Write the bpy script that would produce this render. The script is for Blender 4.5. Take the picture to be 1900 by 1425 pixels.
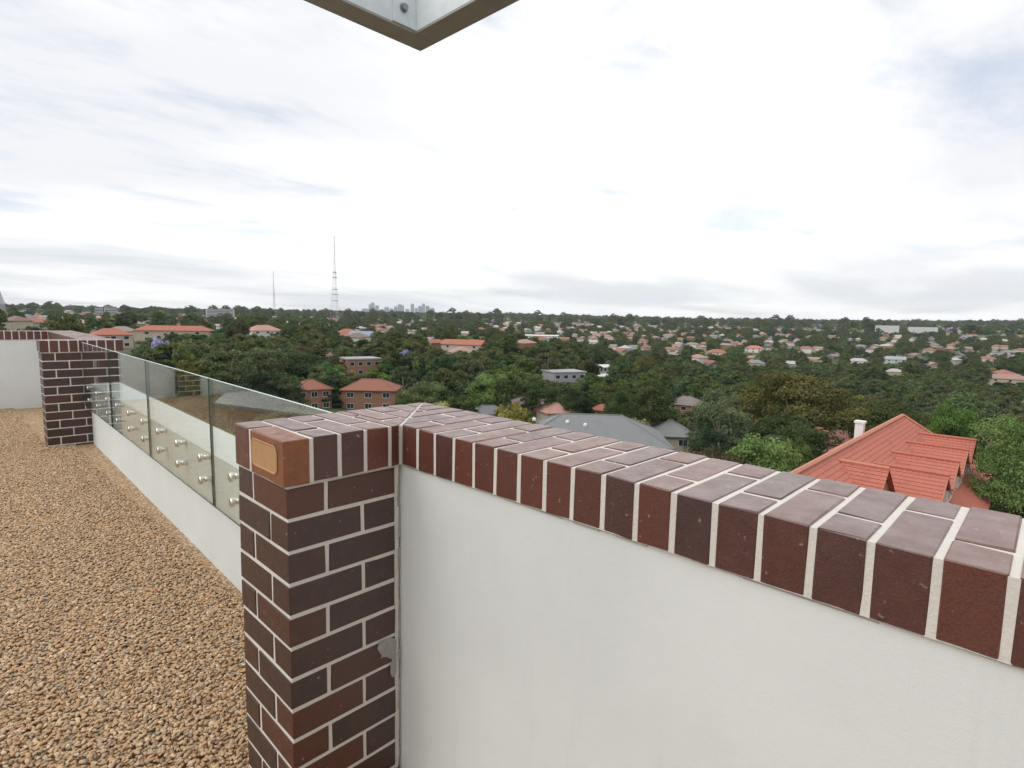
import bpy, bmesh, math, random
import numpy as np
from mathutils import Matrix, Vector

for o in list(bpy.data.objects): bpy.data.objects.remove(o)
sc = bpy.context.scene
col = sc.collection
R = math.radians

# ------------------------------------------------------------------ camera
ZC = 1.06                                   # underside of the brick coping above the gravel
EYE = Vector((-0.656, -1.481, ZC + 0.466))
FPX = 1047.4                                # focal length in pixels of the 1900 px wide photograph
YAW, PITCH, ROLL = R(46.03), R(-6.55), R(1.184)
Fv = Vector((math.sin(YAW)*math.cos(PITCH), math.cos(YAW)*math.cos(PITCH), math.sin(PITCH)))
Rv = Vector((math.cos(YAW), -math.sin(YAW), 0)); Uv = Rv.cross(Fv)
R2 = Rv*math.cos(ROLL) + Uv*math.sin(ROLL); U2 = -Rv*math.sin(ROLL) + Uv*math.cos(ROLL)
cd = bpy.data.cameras.new('camera'); cam = bpy.data.objects.new('camera', cd); col.objects.link(cam)
cd.sensor_width = 36; cd.lens = FPX/1900*36; cd.clip_start = 0.02; cd.clip_end = 40000
M = Matrix((R2, U2, -Fv)).transposed().to_4x4(); M.translation = EYE; cam.matrix_world = M
sc.camera = cam
def ray(px, py): return Fv + R2*((px-950)/FPX) - U2*((py-712.5)/FPX)
def at(px, py, dist):
    """world point on a pixel's ray at a horizontal distance"""
    d = ray(px, py); return EYE + d*(dist/math.hypot(d.x, d.y))

# ------------------------------------------------------------------ world, sun, exposure
SUN_AZ, SUN_EL = R(-74), R(46)              # azimuth from +y towards +x
w = bpy.data.worlds.new('World'); sc.world = w; w.use_nodes = True
nt = w.node_tree; nt.nodes.clear(); N = nt.nodes.new; L = nt.links.new
def mathn(nt, op, a, b=None, c=None, clamp=False):
    n = nt.nodes.new('ShaderNodeMath'); n.operation = op; n.use_clamp = clamp
    for i, v in enumerate((a, b, c)):
        if v is None: continue
        if isinstance(v, (int, float)): n.inputs[i].default_value = v
        else: nt.links.new(v, n.inputs[i])
    return n.outputs[0]
def maprange(nt, v, a, b, c=0, d=1, smooth=True):
    n = nt.nodes.new('ShaderNodeMapRange'); n.interpolation_type = 'SMOOTHSTEP' if smooth else 'LINEAR'
    nt.links.new(v, n.inputs[0]); n.inputs[1].default_value = a; n.inputs[2].default_value = b; n.inputs[3].default_value = c; n.inputs[4].default_value = d
    return n.outputs[0]
def noise(nt, vec, scale, detail=4, rough=.55, dist=0):
    n = nt.nodes.new('ShaderNodeTexNoise'); n.inputs['Scale'].default_value = scale; n.inputs['Detail'].default_value = detail
    n.inputs['Roughness'].default_value = rough; n.inputs['Distortion'].default_value = dist
    if vec is not None: nt.links.new(vec, n.inputs['Vector'])
    return n
def mixc(nt, f, a, b, mode='MIX'):
    n = nt.nodes.new('ShaderNodeMix'); n.data_type = 'RGBA'; n.blend_type = mode
    for s, v in ((0, f), (6, a), (7, b)):
        if isinstance(v, (int, float)): n.inputs[s].default_value = v
        elif isinstance(v, tuple): n.inputs[s].default_value = v if len(v) == 4 else v + (1,)
        else: nt.links.new(v, n.inputs[s])
    return n.outputs[2]
sky = N('ShaderNodeTexSky'); sky.sky_type = 'NISHITA'; sky.sun_disc = False; sky.sun_elevation = SUN_EL; sky.sun_rotation = SUN_AZ
sky.air_density = 1.0; sky.dust_density = 0.6
tc = N('ShaderNodeTexCoord'); sep = N('ShaderNodeSeparateXYZ'); L(tc.outputs['Generated'], sep.inputs[0])
zz = mathn(nt, 'ADD', mathn(nt, 'MAXIMUM', sep.outputs[2], 0.0), 0.09)
px_ = mathn(nt, 'DIVIDE', sep.outputs[0], zz); py_ = mathn(nt, 'DIVIDE', sep.outputs[1], zz)
comb = N('ShaderNodeCombineXYZ'); L(px_, comb.inputs[0]); L(py_, comb.inputs[1])
mp = N('ShaderNodeMapping'); L(comb.outputs[0], mp.inputs[0]); mp.inputs['Location'].default_value = (13.7, 11.3, 0); mp.inputs['Rotation'].default_value = (0, 0, R(55)); mp.inputs['Scale'].default_value = (1, 1.7, 1)
n1 = noise(nt, mp.outputs[0], .55, 9, .56, .3); n2 = noise(nt, mp.outputs[0], .27, 8, .5, .2); n3 = noise(nt, mp.outputs[0], 2.6, 6, .6)
dens = mathn(nt, 'ADD', n1.outputs[0], mathn(nt, 'MULTIPLY', mathn(nt, 'SUBTRACT', n3.outputs[0], .5), .30))
cover = maprange(nt, dens, .30, .52, .56, 1)
shade = maprange(nt, n2.outputs[0], .40, .58)
shade = mathn(nt, 'MULTIPLY', shade, maprange(nt, n3.outputs[0], .3, .6, .8, 1))
ccol = mixc(nt, shade, (.945, .955, .99), (1.30, 1.295, 1.28))
b1 = N('ShaderNodeBackground'); L(sky.outputs[0], b1.inputs[0]); b1.inputs[1].default_value = .15
b2 = N('ShaderNodeBackground'); L(ccol, b2.inputs[0]); b2.inputs[1].default_value = 1.0
mx = N('ShaderNodeMixShader'); L(cover, mx.inputs[0]); L(b1.outputs[0], mx.inputs[1]); L(b2.outputs[0], mx.inputs[2])
wo = N('ShaderNodeOutputWorld'); L(mx.outputs[0], wo.inputs[0])
sl = bpy.data.lights.new('sun', 'SUN'); sl.energy = 1.4; sl.angle = R(45); sl.color = (1, .975, .93)
so = bpy.data.objects.new('sun', sl); col.objects.link(so)
sdir = Vector((math.sin(SUN_AZ)*math.cos(SUN_EL), math.cos(SUN_AZ)*math.cos(SUN_EL), math.sin(SUN_EL)))
so.rotation_euler = (-sdir).to_track_quat('-Z', 'Y').to_euler(); so.location = (0, 0, 60)
vs = sc.view_settings; vs.view_transform = 'Standard'; vs.look = 'None'; vs.exposure = 0.0; vs.gamma = 1; vs.use_curve_mapping = False
sc.cycles.max_bounces = 8; sc.cycles.transparent_max_bounces = 24; sc.cycles.diffuse_bounces = 3

# ------------------------------------------------------------------ helpers
random.seed(7); rng = np.random.default_rng(7)
def mesh_from(name, V, F, mats=(), smooth=False, mi=None):
    m = bpy.data.meshes.new(name); m.from_pydata([tuple(v) for v in V], [], [tuple(f) for f in F])
    for a in mats: m.materials.append(a)
    if mi is not None: m.polygons.foreach_set('material_index', mi)
    if smooth: m.polygons.foreach_set('use_smooth', [True]*len(m.polygons))
    m.update(); return m
def ob(name, data, parent=None, loc=(0, 0, 0), rz=0, scale=None):
    o = bpy.data.objects.new(name, data); col.objects.link(o); o.location = loc; o.rotation_euler = (0, 0, rz)
    if scale is not None: o.scale = scale if hasattr(scale, '__len__') else (scale,)*3
    if parent: o.parent = parent
    return o
def tag(o, label=None, cat=None, group=None, kind=None):
    for k, v in (('label', label), ('category', cat), ('group', group), ('kind', kind)):
        if v: o[k] = v
    return o
def thing(name, label, cat, loc=(0, 0, 0), rz=0, group=None, scale=None):
    return tag(ob(name, None, None, loc, rz, scale), label, cat, group)
def copy_tree(o, parent=None):
    c = o.copy(); col.objects.link(c); c.parent = parent
    for ch in list(o.children): copy_tree(ch, c)
    return c
class MB:
    def __init__(s): s.V = []; s.F = []; s.I = []
    def add(s, V, F, mi=0):
        b = len(s.V); s.V += [tuple(v) for v in V]; s.F += [tuple(i+b for i in f) for f in F]; s.I += [mi]*len(F); return s
    def box(s, x0, x1, y0, y1, z0, z1, mi=0):
        return s.add([(x0,y0,z0),(x1,y0,z0),(x1,y1,z0),(x0,y1,z0),(x0,y0,z1),(x1,y0,z1),(x1,y1,z1),(x0,y1,z1)],
                     [(3,2,1,0),(4,5,6,7),(0,1,5,4),(1,2,6,5),(2,3,7,6),(3,0,4,7)], mi)
    def prism(s, poly, z0, z1, mi=0):
        n = len(poly); V = [(x,y,z0) for x,y in poly] + [(x,y,z1) for x,y in poly]
        return s.add(V, [tuple(range(n))[::-1], tuple(range(n, 2*n))] + [(i,(i+1)%n,n+(i+1)%n,n+i) for i in range(n)], mi)
    def tube(s, p, q, r0, r1=None, n=8, mi=0, cap=True):
        p, q = Vector(p), Vector(q); r1 = r0 if r1 is None else r1; d = (q-p).normalized()
        a = d.orthogonal().normalized(); b = d.cross(a)
        V = [p + (a*math.cos(t)+b*math.sin(t))*r0 for t in [2*math.pi*i/n for i in range(n)]] + [q + (a*math.cos(t)+b*math.sin(t))*r1 for t in [2*math.pi*i/n for i in range(n)]]
        F = [(i,(i+1)%n,n+(i+1)%n,n+i) for i in range(n)]
        if cap: F += [tuple(range(n))[::-1], tuple(range(n, 2*n))]
        return s.add(V, F, mi)
    def mesh(s, name, mats, smooth=False): return mesh_from(name, s.V, s.F, mats, smooth, s.I)
    def build(s, name, mats, parent=None, loc=(0,0,0), rz=0, smooth=False):
        return ob(name, s.mesh(name, mats if isinstance(mats, (list, tuple)) else [mats], smooth), parent, loc, rz)
def bevelled(poly, z0, z1, bev, mat, name):
    bm = bmesh.new(); n = len(poly)
    lo = [bm.verts.new((x,y,z0)) for x,y in poly]; hi = [bm.verts.new((x,y,z1)) for x,y in poly]
    bm.faces.new(lo[::-1]); bm.faces.new(hi)
    for i in range(n): bm.faces.new((lo[i], lo[(i+1)%n], hi[(i+1)%n], hi[i]))
    bmesh.ops.bevel(bm, geom=bm.edges[:], offset=bev, segments=1, affect='EDGES', profile=.5)
    for v in bm.verts: v.co += Vector((random.uniform(-1,1), random.uniform(-1,1), random.uniform(-1,1)))*.0011
    m = bpy.data.meshes.new(name); bm.to_mesh(m); bm.free(); m.materials.append(mat); return m
def rect(x0, x1, y0, y1): return [(x0,y0),(x1,y0),(x1,y1),(x0,y1)]
def clip(poly, a, b, c):
    """keep the part of a polygon where a*x+b*y<=c"""
    out = []
    for i in range(len(poly)):
        p, q = poly[i], poly[(i+1) % len(poly)]; dp = a*p[0]+b*p[1]-c; dq = a*q[0]+b*q[1]-c
        if dp <= 0: out.append(p)
        if dp*dq < 0: t = dp/(dp-dq); out.append((p[0]+t*(q[0]-p[0]), p[1]+t*(q[1]-p[1])))
    return out

# ------------------------------------------------------------------ materials
def newmat(name):
    m = bpy.data.materials.new(name); m.use_nodes = True; t = m.node_tree; p = t.nodes['Principled BSDF']; return m, t, p
def setp(p, **k):
    for a, v in k.items():
        n = a.replace('_', ' ')
        p.inputs[n].default_value = v
def objcoord(t, world=False):
    if world: return t.nodes.new('ShaderNodeNewGeometry').outputs['Position']
    return t.nodes.new('ShaderNodeTexCoord').outputs['Object']
def orand(t): return t.nodes.new('ShaderNodeObjectInfo').outputs['Random']
def bump(t, p, h, strength=.3, dist=.002):
    b = t.nodes.new('ShaderNodeBump'); b.inputs['Strength'].default_value = strength; b.inputs['Distance'].default_value = dist
    t.links.new(h, b.inputs['Height']); t.links.new(b.outputs[0], p.inputs['Normal'])
def ramp(t, fac, stops, const=False):
    r = t.nodes.new('ShaderNodeValToRGB'); r.color_ramp.interpolation = 'CONSTANT' if const else 'LINEAR'
    e = r.color_ramp.elements
    while len(e) > 1: e.remove(e[-1])
    e[0].position = stops[0][0]; e[0].color = stops[0][1] + (1,)
    for pos, c in stops[1:]:
        x = e.new(pos); x.color = c + (1,)
    t.links.new(fac, r.inputs[0]); return r.outputs[0]
def plain(name, c, rough=.6, metal=0, var=.0, scale=8, bmp=0, spec=.5):
    m, t, p = newmat(name); setp(p, Base_Color=c + (1,), Roughness=rough, Metallic=metal)
    p.inputs['Specular IOR Level'].default_value = spec
    if var or bmp:
        n = noise(t, objcoord(t), scale, 6, .6)
        if var: t.links.new(mixc(t, n.outputs[0], tuple(x*(1-var) for x in c), tuple(min(1, x*(1+var)) for x in c)), p.inputs['Base Color'])
        if bmp: bump(t, p, n.outputs[0], bmp, .003)
    return m
def brick_mat(name, stops, film_sheen=0):
    m, t, p = newmat(name); pos = objcoord(t, True)
    base = ramp(t, orand(t), [(a_, tuple(x_*.85 for x_ in c_)) for a_, c_ in stops])
    n = noise(t, pos, 22, 6, .65); n2 = noise(t, pos, 260, 3, .7); n3 = noise(t, pos, 55, 4, .6)
    c = mixc(t, maprange(t, n.outputs[0], .35, .7), base, mixc(t, .45, base, (.12, .045, .027)))
    c = mixc(t, maprange(t, n2.outputs[0], .40, .72, 0, .55), c, (.025, .018, .017))
    c = mixc(t, maprange(t, n3.outputs[0], .64, .74, 0, .6), c, (.40, .36, .34))      # lime specks and smears
    if film_sheen:                                # mortar wash on upper faces, with the sky's sheen painted into it
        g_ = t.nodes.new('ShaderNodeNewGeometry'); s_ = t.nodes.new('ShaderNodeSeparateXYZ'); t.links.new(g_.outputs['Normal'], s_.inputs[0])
        f_ = mathn(t, 'MULTIPLY', maprange(t, s_.outputs[2], .5, .9, 0, film_sheen), maprange(t, noise(t, pos, 14, 5, .7).outputs[0], .25, .7, .55, 1.25))
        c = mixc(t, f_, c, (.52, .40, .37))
    t.links.new(c, p.inputs['Base Color']); p.inputs['Specular IOR Level'].default_value = .6
    t.links.new(maprange(t, n.outputs[0], .3, .7, .28, .46), p.inputs['Roughness'])
    bump(t, p, mathn(t, 'ADD', n2.outputs[0], n3.outputs[0]), .42, .002)
    return m
DK = brick_mat('dark_brick', [(0, (.060, .029, .028)), (.3, (.042, .027, .029)), (.55, (.072, .032, .027)), (.78, (.050, .027, .027)), (.92, (.135, .036, .022)), (1, (.060, .030, .028))])
CP = brick_mat('coping_brick', [(0, (.165, .046, .030)), (.25, (.098, .040, .038)), (.5, (.190, .050, .030)), (.72, (.075, .040, .042)), (.88, (.150, .042, .028)), (1, (.110, .042, .038))], film_sheen=.30)
ORG = brick_mat('orange_brick', [(0, (.34, .108, .035)), (1, (.33, .10, .032))])
FROG = plain('frog_clay', (.44, .25, .12), .8, var=.15, scale=40, bmp=.3)
m, t, p = newmat('mortar'); MORTAR = m
n = noise(t, objcoord(t, True), 120, 5, .7); n2 = noise(t, objcoord(t, True), 7, 3)
t.links.new(mixc(t, mathn(t, 'MULTIPLY', n.outputs[0], n2.outputs[0]), (.60, .56, .51), (.92, .88, .82)), p.inputs['Base Color']); setp(p, Roughness=.9); bump(t, p, n.outputs[0], .6, .003)
m, t, p = newmat('white_render'); RENDER = m
pos = objcoord(t, True); n = noise(t, pos, 1.1, 5, .6); n2 = noise(t, pos, 3.2, 6, .65); n3 = noise(t, pos, 420, 2, .6)
c = mixc(t, maprange(t, n.outputs[0], .3, .75), (.675, .70, .685), (.76, .782, .765))
mp_ = t.nodes.new('ShaderNodeMapping'); t.links.new(pos, mp_.inputs[0]); mp_.inputs['Scale'].default_value = (9, 9, .8); n4 = noise(t, mp_.outputs[0], 1.6, 5, .7)
c = mixc(t, maprange(t, n4.outputs[0], .55, .8, 0, .30), c, (.52, .53, .50))
n5 = noise(t, pos, 26, 4, .7); c = mixc(t, maprange(t, n5.outputs[0], .70, .78, 0, .25), c, (.42, .42, .40))
c = mixc(t, maprange(t, n2.outputs[0], .68, .80, 0, .35), c, (.50, .50, .48))
t.links.new(c, p.inputs['Base Color']); setp(p, Roughness=.62); bump(t, p, mathn(t, 'ADD', mathn(t, 'MULTIPLY', n3.outputs[0], .4), mathn(t, 'ADD', noise(t, pos, 9, 4, .6).outputs[0], mathn(t, 'MULTIPLY', n2.outputs[0], 3))), .22, .004)
SEAL = plain('grey_sealant', (.40, .40, .385), .7, var=.4, scale=60)
SMEAR = plain('mortar_smear', (.33, .32, .30), .9, var=.3, scale=50, bmp=.4)
STEEL = plain('stainless_steel', (.78, .77, .75), .22, 1)
m, t, p = newmat('galvanised_steel'); GALV = m
v = t.nodes.new('ShaderNodeTexVoronoi'); v.inputs['Scale'].default_value = 38; t.links.new(objcoord(t, True), v.inputs['Vector'])
n = noise(t, objcoord(t, True), 9, 5, .6)
sp = t.nodes.new('ShaderNodeSeparateColor'); t.links.new(v.outputs['Color'], sp.inputs[0])
t.links.new(mixc(t, mathn(t, 'MULTIPLY', sp.outputs[0], n.outputs[0]), (.68, .74, .77), (.82, .88, .90)), p.inputs['Base Color']); setp(p, Metallic=.1, Roughness=.48)
FLANGE = plain('shaded_zinc', (.34, .335, .31), .6, .2, var=.2, scale=20)  # the same steel darkened, shade of the underside put into its colour
# laminated glass: clear faces, dark green edges
m = bpy.data.materials.new('clear_glass'); GLASS = m; m.use_nodes = True; t = m.node_tree; t.nodes.clear()
o_ = t.nodes.new('ShaderNodeOutputMaterial'); tr = t.nodes.new('ShaderNodeBsdfTransparent'); tr.inputs[0].default_value = (.935, .965, .945, 1)
gl = t.nodes.new('ShaderNodeBsdfGlossy'); gl.inputs['Roughness'].default_value = .004; gl.inputs[0].default_value = (1, 1, 1, 1)
fr = t.nodes.new('ShaderNodeFresnel'); t.links.new(maprange(t, t.nodes.new('ShaderNodeNewGeometry').outputs['Backfacing'], 0, 1, 1.5, 1/1.5, False), fr.inputs[0]); ms = t.nodes.new('ShaderNodeMixShader')
t.links.new(fr.outputs[0], ms.inputs[0]); t.links.new(tr.outputs[0], ms.inputs[1]); t.links.new(gl.outputs[0], ms.inputs[2]); t.links.new(ms.outputs[0], o_.inputs[0])
GEDGE = plain('glass_edge', (.035, .075, .06), .12)
GTOP = plain('glass_skylit_top', (.50, .60, .55), .25)  # pale top edge, the reflected sky put into its colour
# gravel
GC = [(0, (.50, .33, .17)), (.10, (.62, .46, .29)), (.20, (.36, .21, .10)), (.28, (.66, .54, .38)), (.36, (.46, .27, .13)), (.44, (.30, .25, .19)), (.52, (.56, .38, .21)), (.60, (.20, .18, .155)), (.66, (.60, .47, .31)), (.72, (.42, .36, .30)), (.78, (.52, .27, .15)), (.84, (.76, .66, .53)), (.89, (.28, .17, .10)), (.94, (.48, .43, .38)), (1, (.55, .36, .17))]
GC = [(a_, (c_[0]*1.08, c_[1]*.99, c_[2]*.86)) for a_, c_ in GC]
m, t, p = newmat('pebble'); PEB = m
t.links.new(mixc(t, mathn(t, 'MULTIPLY', noise(t, objcoord(t, True), 180, 3).outputs[0], .45), ramp(t, orand(t), GC), (.20, .14, .09)), p.inputs['Base Color']); setp(p, Roughness=.55)
m, t, p = newmat('gravel_bed'); BED = m
v = t.nodes.new('ShaderNodeTexVoronoi'); v.inputs['Scale'].default_value = 55; t.links.new(objcoord(t, True), v.inputs['Vector'])
sp = t.nodes.new('ShaderNodeSeparateColor'); t.links.new(v.outputs['Color'], sp.inputs[0])
t.links.new(mixc(t, maprange(t, v.outputs['Distance'], .3, .8, 0, .8), ramp(t, sp.outputs[0], GC), (.20, .14, .08)), p.inputs['Base Color']); setp(p, Roughness=.8)
bump(t, p, mathn(t, 'MULTIPLY', v.outputs['Distance'], -1), 1, .012)
# ground of the suburb
m, t, p = newmat('suburb_ground'); GROUND = m
pos = objcoord(t, True); n = noise(t, pos, .035, 6, .65); n2 = noise(t, pos, .25, 5, .6)
c = mixc(t, maprange(t, n.outputs[0], .35, .65), (.040, .055, .022), (.075, .080, .036))
t.links.new(mixc(t, maprange(t, n2.outputs[0], .58, .72, 0, .6), c, (.15, .125, .085)), p.inputs['Base Color']); setp(p, Roughness=.95)
def leaf_mat(name, c, c2, vary=True):
    m = bpy.data.materials.new(name); m.use_nodes = True; t = m.node_tree; t.nodes.clear()
    o_ = t.nodes.new('ShaderNodeOutputMaterial')
    at_ = t.nodes.new('ShaderNodeAttribute'); at_.attribute_name = 'tone'
    k = mixc(t, at_.outputs['Fac'], tuple(x*1.7 for x in c), tuple(x*1.75 for x in c2))
    h = t.nodes.new('ShaderNodeHueSaturation'); t.links.new(k, h.inputs['Color']); r = orand(t)
    if not vary: r = mathn(t, 'ADD', mathn(t, 'MULTIPLY', r, .0), .645)
    t.links.new(maprange(t, r, 0, 1, .462, .530, False), h.inputs['Hue']); t.links.new(maprange(t, mathn(t, 'FRACT', mathn(t, 'MULTIPLY', r, 7.3)), 0, 1, .75, 1.3, False), h.inputs['Value'])
    t.links.new(maprange(t, mathn(t, 'FRACT', mathn(t, 'MULTIPLY', r, 3.7)), 0, 1, .7, 1.1, False), h.inputs['Saturation'])
    d = t.nodes.new('ShaderNodeBsdfDiffuse'); tl = t.nodes.new('ShaderNodeBsdfTranslucent'); x = t.nodes.new('ShaderNodeMixShader'); x.inputs[0].default_value = .28
    for s in (d, tl): t.links.new(h.outputs[0], s.inputs[0])
    t.links.new(d.outputs[0], x.inputs[1]); t.links.new(tl.outputs[0], x.inputs[2]); t.links.new(x.outputs[0], o_.inputs[0]); return m
BARK = plain('bark', (.15, .115, .085), .9, var=.4, scale=3)
PALEBARK = plain('pale_bark', (.42, .36, .29), .85, var=.3, scale=2)
def tile_mat(name, c, amp=.25, wave=22, rnd=None):
    m, t, p = newmat(name); pos = objcoord(t)
    base = ramp(t, orand(t), rnd, True) if rnd else None
    n = noise(t, pos, .8, 5, .65); n2 = noise(t, pos, 5, 4, .7)
    dark = tuple(x*(1-amp) for x in c); lite = tuple(min(1, x*(1+amp)) for x in c)
    k = mixc(t, n2.outputs[0], dark, lite)
    if base is not None: k = mixc(t, maprange(t, n2.outputs[0], .3, .7, 0, .35), base, (.10, .08, .07))
    t.links.new(mixc(t, maprange(t, n.outputs[0], .5, .8, 0, .4), k, (.10, .07, .06)), p.inputs['Base Color']); setp(p, Roughness=.7)
    return m
REDTILE = tile_mat('red_terracotta', (.45, .145, .10), .25)
MAROON = tile_mat('maroon_tile', (.19, .075, .065), .25)
SLATE = tile_mat('grey_slate', (.185, .195, .195), .4)
BROWNTILE = tile_mat('brown_red_tile', (.25, .095, .06), .3)
ORTILE = tile_mat('orange_tile', (.36, .125, .075), .3)
CAPTILE = tile_mat('ridge_tile', (.50, .20, .13), .25)
ROOFS = tile_mat('suburb_roof', (.3, .1, .06), .3, rnd=[(0, (.40, .17, .11)), (.16, (.30, .12, .085)), (.30, (.45, .24, .17)), (.44, (.20, .12, .10)), (.56, (.22, .22, .225)), (.68, (.33, .28, .25)), (.78, (.42, .19, .12)), (.88, (.55, .53, .50)), (.94, (.15, .15, .16))])
m, t, p = newmat('suburb_wall'); WALLS = m
t.links.new(ramp(t, orand(t), [(0, (.60, .56, .48)), (.2, (.72, .70, .66)), (.4, (.45, .30, .21)), (.55, (.66, .60, .50)), (.7, (.30, .15, .10)), (.82, (.76, .74, .70)), (.92, (.50, .48, .45))], True), p.inputs['Base Color']); setp(p, Roughness=.85)
WBRICK = plain('red_brown_wall', (.30, .16, .105), .9, var=.25, scale=6)
WCREAM = plain('cream_wall', (.50, .43, .34), .85, var=.12, scale=3)
WWHITE = plain('white_wall', (.66, .65, .62), .8, var=.08, scale=3)
WGREY = plain('grey_wall', (.33, .33, .34), .8, var=.15, scale=3)
PANE = plain('window_pane', (.03, .04, .05), .08)
FRAME = plain('white_frame', (.75, .74, .72), .5)
TOWER = plain('far_tower', (.34, .40, .46), .5, var=.25, scale=.06)
TOWERW = plain('pale_tower', (.58, .57, .56), .6, var=.15, scale=.08)
MAST = plain('mast_steel', (.48, .47, .49), .6)

# ------------------------------------------------------------------ terrain
AZ = [4, 22, 33, 46, 64, 78, 88]
RR = [0, 60, 120, 200, 300, 450, 700, 1000, 1500, 2500, 4000, 5200, 9000]
LEFT =  [-20, -20, -21, -20, -16, -15, -16, -16, -15, -11]
MID =   [-20, -22, -28, -29, -27, -26, -27, -25, -20, -10]
RIGHT = [-20, -22, -32, -40, -46, -50, -43, -33, -22, -8]
FAR = [-16, 2, 7, 17, 11, 14, 24]
TAB = []
for a, fz in zip(AZ, FAR):
    if a <= 46: k = (a-4)/42; p_ = [x*(1-k)+y*k for x, y in zip(LEFT, MID)]
    else: k = min(1, (a-46)/30); p_ = [x*(1-k)+y*k for x, y in zip(MID, RIGHT)]
    TAB.append(p_ + [fz, fz-6, fz-60])
TAB = np.array(TAB)
def ground(x, y):
    """terrain height; numpy friendly"""
    x = np.asarray(x, float); y = np.asarray(y, float)
    dx, dy = x-EYE.x, y-EYE.y; r = np.hypot(dx, dy); a = np.degrees(np.arctan2(dx, dy))
    a = np.where(a < -134, a+360, a); a = np.clip(a, AZ[0], AZ[-1])
    ia = np.clip(np.searchsorted(AZ, a, side='right')-1, 0, len(AZ)-2); ta = (a-np.array(AZ)[ia])/(np.array(AZ)[ia+1]-np.array(AZ)[ia])
    ir = np.clip(np.searchsorted(RR, r, side='right')-1, 0, len(RR)-2); q = np.array(RR, float); tr_ = np.clip((r-q[ir])/(q[ir+1]-q[ir]), 0, 1)
    s = lambda i, j: TAB[i, j]
    z = (s(ia,ir)*(1-ta)+s(ia+1,ir)*ta)*(1-tr_) + (s(ia,ir+1)*(1-ta)+s(ia+1,ir+1)*ta)*tr_
    wv = np.sin(x*.011+1.3)*np.cos(y*.013+.4)*1.6 + np.sin(x*.004+y*.003)*2.5
    return EYE.z + z + wv*np.clip((r-80)/250, 0, 1)
rs = [0, 15, 30, 45] + list(np.geomspace(60, 9500, 64)); na = 220
V = [(EYE.x, EYE.y, float(ground(EYE.x, EYE.y)))]; F = []
for r in rs[1:]:
    th = np.arange(na)/na*2*np.pi; X = EYE.x+r*np.sin(th); Y = EYE.y+r*np.cos(th); V += list(zip(X, Y, ground(X, Y)))
for i in range(na): F.append((0, 1+(i+1) % na, 1+i))
for k in range(len(rs)-2):
    for i in range(na):
        a_ = 1+k*na+i; b_ = 1+k*na+(i+1) % na; F.append((a_, b_, b_+na, a_+na))
tag(ob('ground', mesh_from('ground', V, F, [GROUND], True)), kind='structure')

# ------------------------------------------------------------------ the roof terrace
ROT = R(-1.75)                              # the far bay of the terrace is turned very slightly
cr, sr = math.cos(ROT), math.sin(ROT)
def rot(x, y): return (x*cr - y*sr, x*sr + y*cr)
GZ = -0.012
pts = [(.55, -6.2), (.55, .1), rot(.55, .1), rot(.55, 10.2), rot(-6.2, 10.2), (-6.0, -6.2)]
mb = MB(); mb.prism(pts, -.30, GZ); bed = mb.build('gravel_roof', BED); tag(bed, kind='structure')
gz0 = float(ground(0, 0))
mb = MB(); op = [(.66, -6.5), (.66, .3), rot(.66, .3), rot(.66, 10.3), rot(-6.3, 10.3), (-6.15, -6.5)]
mb.prism(op, gz0-.5, -.304); tag(mb.build('building_block', WBRICK), 'red brown brick apartment block carrying the gravel roof terrace', 'building')

COURSE, BH = .0946, .0836                   # brick course and brick height
CPH, CPP, CPW = .128, .0857, .0745          # coping height, pitch, brick width
ncourse = int(math.ceil((ZC+.06)/COURSE))
def brick(poly, z0, z1, mat, parent, name='brick', bev=.0022): return ob(name, bevelled(poly, z0, z1, bev, mat, name), parent)

# near pillar, a pinwheel of four bricks in each course
P1 = thing('brick_pillar', 'dark brown brick pillar with an orange corner brick showing its frog', 'pillar')
JT = .011
def pinwheel(parent, S=.350):
    A = S-.110-JT
    for k in range(ncourse):
        z1 = ZC-JT-k*COURSE; z0 = max(z1-BH, -.05)
        if z1 < 0: break
        if k % 2 == 0:  # left face long brick at the corner, right face half first
            rects = [rect(0,.110,0,A), rect(.110+JT,S,0,.110), rect(S-.110,S,.110+JT,S), rect(0,A,S-.110,S)]
        else:
            rects = [rect(0,A,0,.110), rect(S-.110,S,0,A), rect(.110+JT,S,S-.110,S), rect(0,.110,.110+JT,S)]
        for q in rects:
            j = random.uniform(-.0012, .0012); brick([(x+j, y+random.uniform(-.0008,.0008)) for x, y in q], z0, z1, DK, parent)
    mb = MB(); mb.box(.0022, S-.0022, .0022, S-.0022, -.05, ZC+.004); mb.build('mortar', MORTAR, parent)
pinwheel(P1)
OV = .012; UC = .366; DEP = .345
# coping over the pillar: bricks on edge, turned ninety degrees at a mitre
def cope_col(parent, a0, a1, k, along_v, b0, mitre=None, mats=None, first=False):
    """one column of two bricks. along_v: the bricks lie along y (pillar) or along x (wall)"""
    sp_ = .230 if k % 2 == 0 else .110
    segs = [(b0, b0+sp_-.0075), (b0+sp_+.0075, b0+DEP)]
    for i, (c0, c1) in enumerate(segs):
        q = rect(a0, a1, c0, c1) if along_v else rect(c0, c1, a0, a1)
        if mitre: q = clip(q, *mitre)
        if len(q) < 3: continue
        ar = abs(sum(q[n][0]*q[(n+1) % len(q)][1]-q[(n+1) % len(q)][0]*q[n][1] for n in range(len(q))))/2
        if ar < 2e-4: continue
        mt = ORG if (first and i == 0) else CP
        j = random.uniform(-.0015, .0015)
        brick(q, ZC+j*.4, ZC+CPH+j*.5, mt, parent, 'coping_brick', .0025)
u = -OV; k = 0
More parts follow.
